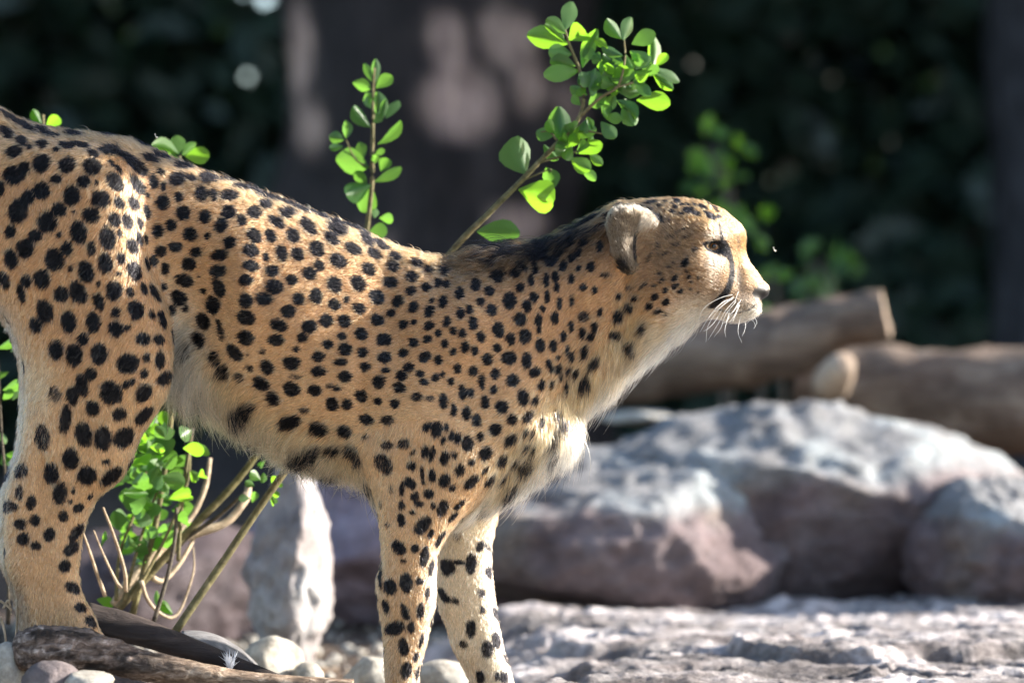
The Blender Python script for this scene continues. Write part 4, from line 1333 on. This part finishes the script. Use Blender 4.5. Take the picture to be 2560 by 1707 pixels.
def put_leaf(parent, base, tip, width, m=0, turn=None):
    """a leaf from base to tip (points of the place), of the given width"""
    base = Vector(base); tip = Vector(tip)
    d = tip - base; ln = d.length
    xa = d.normalized()
    side_ = xa.cross(Vector((0, -1, 0))).normalized()
    nz = xa.cross(side_)
    t = rl.uniform(-.9, .9) if turn is None else turn
    ya = side_ * math.cos(t) + nz * math.sin(t)
    za = xa.cross(ya)
    o = bpy.data.objects.new('leaf', LEAVES[m, rl.randrange(5)])
    COL.objects.link(o)
    o.parent = parent
    M = Matrix((xa * ln, ya * width, za * ln)).transposed().to_4x4()
    M.translation = base - Vector(parent.location)
    o.matrix_local = M
    return o


def stem(parent, pts, r0, r1, mat=None, name='stem', n=6):
    c = catmull(pts, n)
    V, F_ = tube(c, np.linspace(r0, r1, len(c)), 8, rl.randrange(99), .12)
    return link(name, mesh_py(name, V, F_), parent, mat or M_STEM)


def zleaf(parent, ox, oy, s, y, lst, m=0, dy=.03):
    for t in lst:
        (bx, by_, tx, ty, w) = t[:5]
        yb = y + rl.uniform(-dy, dy)
        wpx = w / s
        base = W(ox + bx / s, oy + by_ / s, y + rl.uniform(-.006, .006)); tip = W(ox + tx / s, oy + ty / s, yb)
        mm = t[5] if len(t) > 5 else m
        tw = rl.uniform(-.55, .55)
        put_leaf(parent, base, tip, wpx / FPX * (y + 5) / math.cos(tw) * 1.2, mm, tw)


def twigs_to(parent, o_s, leaves_xy, stems_px, y, ox, oy, s):
    pass


YA = 0.22
A0 = W(437, 1580, .10)
sa = empty('shrub', tuple(A0))
main = [W(437, 1580, .10), W(560, 1400, .13), W(694, 1203, .16), W(900, 925, .20), W(1120, 640, YA), W(1215, 540, YA), W(1300, 455, YA), W(1345, 408, YA), W(1420, 330, YA), W(1452, 285, YA), W(1458, 240, YA), W(1450, 180, YA), W(1425, 115, YA), W(1412, 75, YA)]
stem(sa, main, .0072, .0020)
stem(sa, [W(1452, 290, YA), W(1500, 245, YA - .01), W(1545, 215, YA - .02), W(1562, 150, YA - .02), W(1560, 100, YA - .02)], .0032, .0014, None, 'twig')
stem(sa, [W(1535, 220, YA - .02), W(1600, 200, YA), W(1640, 165, YA)], .0022, .0011, None, 'twig')
stem(sa, [W(1345, 408, YA), W(1420, 385, YA), W(1460, 372, YA), W(1475, 350, YA)], .0022, .0010, None, 'twig')
stem(sa, [W(1440, 325, YA), W(1480, 330, YA), W(1518, 338, YA)], .0020, .0010, None, 'twig')
stem(sa, [W(1395, 355, YA), W(1375, 330, YA), W(1352, 330, YA)], .0020, .0010, None, 'twig')
stem(sa, [W(1300, 455, YA), W(1370, 425, YA), W(1378, 430, YA)], .0016, .0010, None, 'twig')
zleaf(sa, 750, 0, 2.352, YA, [(1560, 180, 1600, 5, 85, 1), (1565, 200, 1450, 110, 75, 1), (1575, 260, 1340, 200, 115), (1580, 240, 1690, 180, 110), (1600, 320, 1462, 300, 95, 1), (1620, 390, 1470, 360, 80, 1), (1645, 415, 1440, 440, 90),
  (1660, 400, 1740, 180, 75), (1890, 230, 1800, 118, 75), (1900, 240, 1945, 105, 65, 1), (1950, 262, 2088, 195, 85, 1), (2070, 395, 2075, 215, 65), (2090, 395, 2160, 320, 50), (2090, 400, 2235, 482, 55, 1), (2070, 420, 2192, 530, 60),
  (1980, 590, 2178, 605, 95), (1910, 580, 1960, 748, 85, 1), (1860, 590, 1990, 690, 70, 1), (1790, 690, 1895, 700, 60), (1770, 715, 1855, 812, 75, 1), (1640, 905, 1772, 845, 75), (1700, 900, 1778, 970, 52), (1590, 930, 1708, 1000, 85),
  (1650, 1000, 1742, 1058, 50, 1), (1450, 985, 1492, 1095, 85, 1), (1330, 1025, 1250, 812, 165, 1), (1285, 1115, 1505, 1190, 165), (1040, 1362, 1288, 1375, 120, 1), (1540, 840, 1520, 628, 115, 1), (1490, 800, 1390, 775, 75, 1), (1500, 790, 1455, 708, 55),
  (1600, 800, 1600, 718, 75, 1), (1560, 870, 1640, 790, 60), (1810, 285, 1735, 235, 45), (1900, 330, 1775, 280, 55, 1), (1915, 320, 1955, 405, 55), (1860, 370, 1775, 325, 60, 1), (1560, 255, 1440, 135, 50), (1850, 450, 1780, 400, 70), (1890, 400, 1960, 460, 70, 1),
  (1960, 420, 2060, 440, 85), (1960, 470, 2060, 560, 60, 1), (1940, 300, 2040, 370, 80, 1), (1730, 440, 1640, 480, 70, 1), (1760, 520, 1690, 430, 80, 1), (1800, 560, 1700, 620, 80, 1), (1690, 560, 1590, 510, 60, 1), (1830, 520, 1760, 480, 60), (1850, 560, 1800, 660, 70, 1),
  (1760, 610, 1820, 680, 60, 1), (1890, 500, 1990, 550, 70, 1), (1690, 700, 1660, 780, 60, 1), (1650, 620, 1600, 560, 50, 1), (1670, 500, 1640, 560, 46), (1580, 900, 1500, 870, 60, 1), (1520, 940, 1440, 870, 50, 1), (1600, 860, 1560, 940, 60), (1700, 830, 1715, 800, 30),
  (1780, 430, 1850, 400, 70), (1900, 370, 1820, 330, 60, 1), (1720, 760, 1690, 690, 45), (1740, 400, 1700, 520, 70, 1), (1880, 480, 1930, 560, 60, 1), (1960, 360, 1990, 320, 60)] + [(x_, y_, x_ + rl.choice((-1, 1)) * rl.uniform(50, 95), y_ + rl.uniform(-80, 60), rl.uniform(50, 75), 1 if rl.random() < .6 else 0) for x_, y_ in [(rl.gauss(1830, 75), rl.gauss(450, 80)) for _ in range(22)] + [(rl.gauss(1600, 35), rl.uniform(760, 920)) for _ in range(8)]])
tag(sa, 'tall slanting leafy shoot rising behind the cheetah\'s shoulder', 'shrub')

YB = 0.42
sb = empty('shrub', tuple(W(296, 1520, .28)))
stem(sb, [W(296, 1520, .28), W(460, 1340, .30), W(621, 1165, .33), W(800, 880, .38), W(900, 640, YB), W(928, 480, YB), W(930, 390, YB), W(932, 310, YB), W(932, 230, YB), W(936, 170, YB)], .0075, .0018)
stem(sb, [W(928, 420, YB), W(890, 400, YB), W(865, 350, YB)], .0018, .001, None, 'twig')
zleaf(sb, 600, 0, 2.412, YB, [(800, 500, 750, 385, 42), (812, 500, 818, 358, 48), (790, 535, 690, 500, 65), (820, 535, 918, 460, 68), (800, 660, 765, 560, 75), (830, 690, 832, 560, 85), (790, 770, 675, 645, 75), (880, 715, 952, 600, 60), (830, 870, 978, 735, 60),
  (640, 835, 642, 732, 55), (625, 845, 540, 820, 65), (625, 885, 538, 890, 40), (775, 1010, 580, 960, 130), (745, 955, 720, 855, 60), (810, 1095, 972, 1010, 60), (850, 1035, 895, 955, 65), (765, 1105, 690, 1040, 60), (790, 1115, 630, 1180, 110), (790, 1125, 735, 1275, 120),
  (840, 1315, 925, 1320, 55), (810, 1315, 820, 1255, 40), (780, 1395, 885, 1390, 85), (860, 720, 880, 600, 40), (800, 740, 860, 690, 50), (815, 930, 870, 905, 35), (790, 1000, 830, 940, 40)], 1)
tag(sb, 'upright leafy shoot standing against the dark tree trunk', 'shrub')

YC = 0.38
sc_ = empty('shrub', tuple(W(330, 1540, .30)))
stem(sc_, [W(330, 1540, .3), W(400, 1250, .32), W(440, 900, .35), W(452, 480, YC), W(450, 390, YC)], .006, .0018)
zleaf(sc_, 0, 0, 2.614, YC, [(1170, 1015, 985, 930, 75), (1165, 1010, 1160, 885, 88), (1190, 1015, 1280, 935, 55), (1210, 1025, 1365, 1010, 100), (1180, 1060, 1060, 1050, 80)], 0)
tag(sc_, 'leafy shoot whose tip shows above the middle of the cheetah\'s back', 'shrub')
sd = empty('shrub', tuple(W(90, 1560, .34)))
stem(sd, [W(90, 1560, .34), W(105, 1200, .36), W(110, 800, .38), W(108, 330, .40), W(106, 300, .40)], .006, .0018)
zleaf(sd, 0, 0, 2.614, .40, [(272, 815, 210, 720, 55), (300, 835, 390, 765, 68), (285, 850, 330, 900, 60)], 0)
tag(sd, 'shoot with two small leaves peeking over the cheetah\'s rump', 'shrub')

# low shrub behind the hind leg
se = empty('shrub', tuple(W(300, 1500, .26)))
for pts_ in ([(310, 1500), (350, 1350), (400, 1200), (420, 1080)], [(330, 1500), (420, 1330), (470, 1200), (475, 1090)], [(290, 1500), (300, 1380), (350, 1250), (370, 1150)], [(445, 1400), (455, 1270), (470, 1150), (480, 1090)]):
    stem(se, [W(a, b_, .26 + .04 * i) for i, (a, b_) in enumerate(pts_)], .0035, .0014)
zl = [(560, 650, 740, 610, 85), (540, 400, 680, 400, 50), (720, 270, 850, 360, 55), (500, 240, 615, 200, 75, 1), (430, 350, 620, 260, 100, 1), (560, 600, 520, 470, 80), (520, 640, 560, 560, 60), (760, 530, 730, 470, 60), (770, 500, 820, 480, 60),
      (1110, 640, 1040, 640, 45, 1), (1150, 600, 1130, 660, 45, 1), (1180, 520, 1110, 470, 55), (1190, 540, 1200, 480, 45), (1240, 590, 1300, 625, 38), (1235, 610, 1275, 685, 40), (1250, 540, 1280, 500, 40), (1290, 530, 1320, 570, 30), (1140, 560, 1080, 530, 45, 1), (1180, 430, 1200, 400, 30),
      (130, 970, 190, 870, 36), (510, 1350, 500, 1250, 36), (530, 1300, 590, 1390, 50), (430, 1060, 370, 1060, 60, 1), (110, 1300, 230, 1330, 60)]
zleaf(se, 200, 1000, 2.613, .30, zl, 0, .05)
for k in range(120):
    bx, by_ = rl.gauss(440, 100), rl.uniform(60, 1000)
    if bx > 700: bx = 700
    a = rl.uniform(0, 6.28); ln = rl.uniform(80, 170)
    zleaf(se, 200, 1000, 2.613, rl.uniform(.24, .5), [(bx, by_, bx + ln * math.cos(a), by_ + ln * .7 * math.sin(a), rl.uniform(55, 110), 1 if rl.random() < .75 else 0)], 1, .04)
tag(se, 'low bushy shrub with dense leaves between the cheetah\'s legs and the pale boulder', 'shrub')

sf = empty('shrub', tuple(W(20, 1560, .30)))
for k in range(26):
    bx, by_ = rl.uniform(-40, 60), rl.uniform(870, 1420)
    a = rl.uniform(0, 6.28); ln = rl.uniform(30, 55)
    put_leaf(sf, W(bx, by_, .34), W(bx + ln * math.cos(a), by_ + ln * math.sin(a), .34 + rl.uniform(-.03, .03)), rl.uniform(20, 34) / FPX * 5.3, 1)
stem(sf, [W(20, 1560, .30), W(22, 1300, .33), W(5, 1100, .34), W(-5, 900, .34)], .004, .0015, M_DSTEM)
tag(sf, 'dark leafy shrub behind the cheetah\'s hock', 'shrub')

# dry stems and loops
sg = empty('dry_vine', tuple(W(290, 1515, .22)))
def zst(lst, r0, r1, mat, y0, y1, nm='stem'):
    n_ = len(lst)
    stem(sg, [W(200 + a / 2.613, 1000 + b_ / 2.613, y0 + (y1 - y0) * i / (n_ - 1)) for i, (a, b_) in enumerate(lst)], r0, r1, mat, nm)
zst([(230, 1340), (330, 1180), (430, 1060), (560, 960), (720, 880), (950, 800), (1080, 650), (1100, 560)], .011, .006, M_DRY, .30, .44)
zst([(250, 1300), (480, 985), (620, 870), (740, 740), (820, 560), (850, 380)], .008, .004, M_DRY, .32, .42)
zst([(400, 1180), (440, 1300), (520, 1390), (600, 1420), (660, 1360), (720, 1200), (745, 1090), (740, 960)], .0038, .0012, M_DRY, .26, .34, 'loop')
zst([(460, 1150), (540, 1180), (640, 1080), (720, 950), (760, 860)], .0055, .003, M_DRY, .32, .4, 'loop')
zst([(150, 700), (220, 880), (290, 1110), (300, 1250)], .0018, .0036, M_DRY, .16, .2, 'twig')
zst([(-20, 760), (50, 950), (110, 1130), (165, 1280)], .0015, .0036, M_DRY, .16, .2, 'twig')
zst([(90, 850), (150, 1000), (230, 1170), (270, 1230)], .001, .003, M_DRY, .18, .2, 'twig')
zst([(735, 180), (690, 450), (660, 690), (630, 900)], .0036, .003, M_DSTEM, .4, .36, 'twig')
zst([(630, 700), (620, 900), (570, 1150), (480, 1450)], .003, .004, M_DSTEM, .25, .2, 'twig')
zst([(1080, 600), (900, 760), (700, 900), (560, 1060)], .0034, .004, M_DSTEM, .3, .3, 'twig')
tag(sg, 'tangle of pale dry looping stems at the foot of the shrub', 'vine')
sh_ = empty('dry_grass', tuple(W(20, 1640, -.1)))
for lst in ([(0, 1500), (25, 1520), (28, 1535)], [(2, 1540), (14, 1600), (12, 1690)], [(45, 1500), (38, 1600), (14, 1680)], [(8, 1520), (20, 1500), (26, 1515)], [(60, 1440), (44, 1540), (40, 1640)]):
    stem(sh_, [W(a, b_, -.08) for a, b_ in lst], .0022, .0014, M_DRY, 'blade')
tag(sh_, 'dry grass stalks beside the hind foot', 'grass')

# blurred shrubs beyond the head
def far_shrub(px, py, y, sx, sy, n_, label, mi, seed, size=(.035, .055)):
    r = random.Random(seed)
    base = W(px, 1250, y); base.z = 0
    s = empty('shrub', tuple(base))
    for q in range(3):
        stem(s, [base + Vector((r.uniform(-.05, .05), 0, 0)), W(px + r.uniform(-30, 30), py + sy, y), W(px + r.uniform(-sx, sx) * .7, py - sy * .6, y)], .010, .003, M_DSTEM)
    for k in range(n_):
        bx, by_ = px + r.gauss(0, sx * .55), py + r.uniform(-sy, sy)
        c = W(bx, by_, y + r.uniform(-.2, .2))
        d = Vector((r.gauss(0, 1), r.gauss(0, .6), r.gauss(0, 1))).normalized() * r.uniform(*size)
        put_leaf(s, c, c + d, d.length * .6, mi)
    tag(s, label, 'shrub')
far_shrub(1815, 450, 4.2, 75, 140, 26, 'soft green shrub rising behind the crown of the cheetah\'s head', 0, 3, (.05, .085))
far_shrub(1930, 735, 3.6, 24, 90, 7, 'few bright leaves on a stem just beyond the cheetah\'s nose', 0, 4, (.04, .06))
far_shrub(2050, 690, 5.2, 70, 80, 18, 'dim green shrub behind the sawn end of the log', 1, 8, (.06, .09))
# slender trunk at the right
tb = empty('tree', tuple(W(2540, 1200, 9.5)))
tb.location.z = -.05
V, Fq = tube(catmull([(0, 0, 0), (.03, 0, 1.2), (-.02, 0, 2.4), (.05, 0, 4.6)], 10), np.linspace(.16, .11, 31), 30, 8, .2)
t2 = link('trunk', mesh_py('slender_trunk', V, Fq), None, mat_wood('slender_bark', (.015, .015, .018), (.03, .03, .035), (.07, .07, .08), (5, 5, 1), 3, .6)); t2.parent = tb
P = g.normal(size=(2500, 3)) * np.array([.7, .7, .5]) + np.array([0, 0, 5.0])
c2 = leaf_cloud('crown', P, .15, M_CROWN, 22); c2.parent = tb
tag(tb, 'slender grey tree trunk in the shade', 'tree')

# ================================================================== WOOD IN FRONT
M_FLOG = mat_wood('barked_log', (.07, .052, .045), (.22, .175, .15), (.46, .41, .38), (4, 11, 11), 11, 1.0, tint=True)
M_DARKW = mat_wood('dark_plank', (.028, .020, .018), (.045, .033, .03), (.075, .055, .048), (2, 12, 12), 4, .6)
fl = empty('front_log', tuple(W(45, 1650, -.20)))
YF = -.20
cl = catmull([W(42, 1640, YF), W(110, 1622, YF), W(220, 1628, YF), W(400, 1668, YF), W(560, 1694, YF), W(720, 1707, YF), W(884, 1712, YF)], 34)
tpar = np.linspace(0, 1, len(cl))
rr = np.interp(tpar, [0, .06, .15, .3, .5, .7, .85, 1.0], [.022, .030, .035, .032, .023, .017, .015, .013])
V, Fq = tube(cl, rr, 48, 15, .0, squash=np.interp(tpar, [0, .3, 1], [1.0, 1.0, .75]))
ax = np.repeat(cl, 48, 0); ax = np.concatenate([ax, cl[[0, -1]]])
dv = V - ax
k_ = np.concatenate([np.repeat(np.interp(tpar, [0, .5, .75, 1], [1, .8, .3, .2]), 48), [0, 0]])
st_ = np.array([10., 40, 40])
V = ax + dv * (1 + k_ * (.34 * fbm(V * st_, 5, 15) + .16 * fbm(V * np.array([18, 75, 75]), 4, 16, True) + .10 * fbm(V * 220, 3, 17)))[:, None]
fme = mesh_py('front_log', V, Fq)
kk = np.concatenate([np.repeat(sstep(.42, .62, tpar), 48), [0, 1]])[:, None]
nn = fbm(V * np.array([30, 60, 60]), 4, 19)[:, None]
tin = (1 - kk) * np.array([.92, .84, .80]) * (1 + .5 * nn) + kk * np.array([1.5, 1.32, 1.08])
hol = sstep(.08, .28, fbm(V * np.array([22, 55, 55]), 4, 29))[:, None] * (1 - kk)
tin = tin + 1.1 * sstep(.22, .4, fbm(V * 95, 3, 37))[:, None] * (1 - .6 * kk)
tin = tin * (1 - .7 * hol)
col_attr(fme, np.clip(tin, .05, 2))
link('trunk', fme, fl, M_FLOG)
tag(fl, 'peeling grey-brown log lying in front of the cheetah\'s hind paw', 'log')

pl = empty('plank', tuple(W(230, 1560, .0)))
pc = catmull([W(215, 1545, .03), W(330, 1572, .03), W(450, 1612, .02), W(560, 1652, .0), W(690, 1700, -.03)], 8)
V, Fq = tube(pc, np.linspace(.030, .014, len(pc)), 16, 4, .10, squash=np.linspace(.95, .8, len(pc)))
link('board', mesh_py('plank', V, Fq), pl, M_DARKW)
tag(pl, 'dark brown half-buried timber behind the peeling log', 'timber')

# curl of grey bark
V = []; F_ = []
nu, nv = 18, 9
for i in range(nu):
    u = i / (nu - 1)
    for k in range(nv):
        v = k / (nv - 1)
        px = 455 + 185 * u
        top_ = 1582 + 82 * (u ** 2.2) - 5 * math.sin(u * 3.1)
        a = math.pi * (0.52 - .5 * v)
        p_ = W(px, top_, .06)
        V.append((p_.x, .06 - .045 * math.cos(a) - .0, p_.z - .05 * (1 - math.sin(a))))
for i in range(nu - 1):
    for k in range(nv - 1):
        a = i * nv + k
        F_.append((a, a + nv, a + nv + 1, a + 1))
bc = link('bark_curl', mesh_py('bark_curl', V, F_), None, mat_wood('grey_bark', (.10, .095, .10), (.17, .165, .17), (.26, .25, .25), (3, 10, 10), 6, .5))
sm = bc.modifiers.new('thickness', 'SOLIDIFY'); sm.thickness = .004
tag(bc, 'thin curved sheet of grey bark lying behind the timber', 'bark')

# white down feather caught on the wood
fe = empty('feather', tuple(W(575, 1672, -.06)))
M_FEA = mat_plain('down', (.75, .76, .80), .9)
V = []; F_ = []
fr_ = random.Random(4)
for k in range(60):
    b0 = W(575 + fr_.gauss(0, 5), 1666 + fr_.gauss(0, 5), -.06 + fr_.gauss(0, .004))
    tp = W(572 + fr_.gauss(0, 13), 1638 + fr_.gauss(0, 9), -.06 + fr_.gauss(0, .012))
    sd_ = (tp - b0).cross(Vector((0, 1, .3))).normalized() * .0006
    i0 = len(V); md = (b0 + tp) / 2 + Vector((fr_.gauss(0, .002), 0, fr_.gauss(0, .002)))
    V += [b0 - sd_, b0 + sd_, md + sd_, md - sd_, tp]
    F_ += [(i0, i0 + 1, i0 + 2, i0 + 3), (i0 + 3, i0 + 2, i0 + 4, i0 + 4)]
link('down', mesh_py('down', V, F_), fe, M_FEA)
tag(fe, 'small tuft of white down on the dark timber', 'feather')

# insects in the air
M_INS = mat_plain('insect', (.75, .70, .6), .6)
for px, py, y, lb in ((1936, 626, -.05, 'tiny pale insect flying in front of the cheetah\'s forehead'), (390, 343, .05, 'tiny pale insect hovering above the cheetah\'s back')):
    c = W(px, py, y)
    ins = empty('insect', tuple(c))
    V1, F1 = tube(np.array([c + Vector((-.0012, 0, .003)), c + Vector((0, 0, .0)), c + Vector((.002, 0, -.0022))]), [.0006, .0012, .0006], 8)
    link('body', mesh_py('insect_body', V1, F1), ins, M_INS)
    V2 = [c + Vector((0, 0, 0)), c + Vector((-.003, -.001, .005)), c + Vector((-.0005, -.001, .006)), c + Vector((.003, .001, .001)), c + Vector((.004, .001, -.001))]
    link('wing', mesh_py('insect_wing', V2, [(0, 1, 2), (0, 3, 4)]), ins, M_INS)
    tag(ins, lb, 'insect', 'insects in the air')

# tree added out of the picture so its low limb shades the cheetah's rump
ot = empty('tree', (2.5, -1.3, -.03))
def off(p): return tuple(Vector(p))
V, Fq = tube(catmull([(0, 0, 0), (.05, .02, 1.2), (0, .05, 2.2), (.1, 0, 3.6)], 8), np.linspace(.10, .05, 25), 16, 3, .15)
t3 = link('trunk', mesh_py('path_trunk', V, Fq), None, M_DSTEM); t3.parent = ot
V, Fq = tube(catmull([(0, .03, 1.9), (-.3, .7, 2.15), (-.6, 1.3, 2.2), (-1.05, 1.75, 2.1)], 8), np.linspace(.035, .010, 25), 10, 5, .1)
t4 = link('limb', mesh_py('shade_limb', V, Fq), None, M_DSTEM); t4.parent = ot
P = g.normal(size=(1500, 3)) * np.array([.22, .10, .11]) + np.array([-1.2, 1.72, 2.10])
P = P[P[:, 0] < -.92][:900]
P2 = g.normal(size=(1800, 3)) * np.array([.5, .5, .35]) + np.array([.1, -.2, 3.7])
c3 = leaf_cloud('crown', np.concatenate([P, P2]), .06, M_CROWN, 23); c3.parent = ot
tag(ot, 'small tree beside the path whose low limb shades the cheetah\'s rump', 'tree')

# a broken seed head lying on the ledge
tw_ = empty('dry_twig', tuple(W(1842, 1690, .35)))
stem(tw_, [W(1815, 1712, .34), W(1832, 1695, .35), W(1852, 1680, .36)], .0022, .0010, M_DSTEM, 'stalk')
for k in range(5):
    stem(tw_, [W(1826 + 6 * k, 1700 - 5 * k, .35), W(1838 + 7 * k, 1694 - 4 * k, .34)], .0016, .0006, M_DRY, 'spikelet')
tag(tw_, 'little broken twig lying on the pale ledge', 'twig')

# tree added out of the picture so its crown keeps sky off the hindquarters
lt_ = empty('tree', (-3.1, .4, -.03))
V, Fq = tube(catmull([(0, 0, 0), (.06, -.05, 1.0), (.3, -.15, 1.9), (.9, -.4, 2.6)], 8), np.linspace(.13, .05, 25), 16, 3, .15)
t5 = link('trunk', mesh_py('left_trunk', V, Fq), None, M_DSTEM); t5.parent = lt_
nl = 9000
P = g.normal(size=(nl, 3)); P /= np.linalg.norm(P, axis=1)[:, None]
P *= (g.random(nl) ** (1 / 3))[:, None] * np.array([1.5, 1.9, .75])
P += np.array([1.15, -.9, 2.75]) + .35 * np.stack([fbm(P * 1.2, 2, 3), fbm(P * 1.2, 2, 4), fbm(P * 1.2, 2, 5)], 1)
P = P[P[:, 2] > 1.75]
c5 = leaf_cloud('crown', P, .08, M_CROWN, 27); c5.parent = lt_
tag(lt_, 'leafy tree standing behind the cheetah\'s tail', 'tree')

# trees added behind and left of the camera to dim the hindquarters
nw = 15000
P = np.stack([g.uniform(-11, -1.6, nw), g.uniform(-10.5, -7.0, nw), 7.5 * g.random(nw)], 1)
P[:, 2] *= np.interp(P[:, 0], [-11, -3.5, -1.6], [1, 1, .55])
tag(leaf_cloud('woodland', P, .22, M_FAR, 12), 'trees behind the viewer shading the cheetah\'s hindquarters', 'woodland', kind='stuff')

# small gravel and dry leaf litter on the soil between the rocks
def ground_z(x, y):
    p_ = np.stack([x, y, np.zeros(len(x))], 1)
    return -0.035 + 0.03 * fbm(p_ * 1.3, 4, 2)
bmg = bmesh.new(); bmesh.ops.create_icosphere(bmg, subdivisions=1, radius=1.0)
gv = np.array([v.co[:] for v in bmg.verts]); gfc = np.array([[q.index for q in f.verts] for f in bmg.faces]); bmg.free()
ng = 2600
gx0, gy0 = g.uniform(-1.3, .35, ng), g.uniform(-.45, 2.2, ng)
gr = .004 + .014 * g.random(ng) ** 3
cen = np.stack([gx0, gy0, ground_z(gx0, gy0) + gr * .2], 1)
VV = cen[:, None, :] + gv[None] * (gr[:, None, None] * g.uniform(.6, 1.2, (ng, 1, 3))) * g.uniform(.85, 1.12, (ng, len(gv), 1))
FF = gfc[None] + (np.arange(ng) * len(gv))[:, None, None]
tag(link('gravel', mesh_np('gravel', VV.reshape(-1, 3), FF.reshape(-1, 3)), None, M_PEB), 'small gravel scattered on the soil', 'gravel', kind='stuff')
nl = 700
lx0, ly0 = g.uniform(-1.2, .3, nl), g.uniform(-.4, 2.0, nl)
P = np.stack([lx0, ly0, ground_z(lx0, ly0) + .008], 1)
V = []
for p_ in P:
    a = g.uniform(0, 6.28); s_ = g.uniform(.008, .022); t_ = g.uniform(-.5, .5)
    ax_ = np.array([math.cos(a), math.sin(a), t_ * .5]) * s_; bx_ = np.array([-math.sin(a), math.cos(a), g.uniform(-.5, .5)]) * s_ * .45
    V += [p_ - ax_, p_ + bx_ + [0, 0, .003], p_ + ax_, p_ - bx_ + [0, 0, .003]]
tag(link('leaf_litter', mesh_np('leaf_litter', np.array(V), np.arange(4 * nl).reshape(nl, 4), False), None, mat_plain('dry_leaf', (.20, .13, .075), .8)), 'dry brown leaves littering the soil', 'leaf litter', kind='stuff')
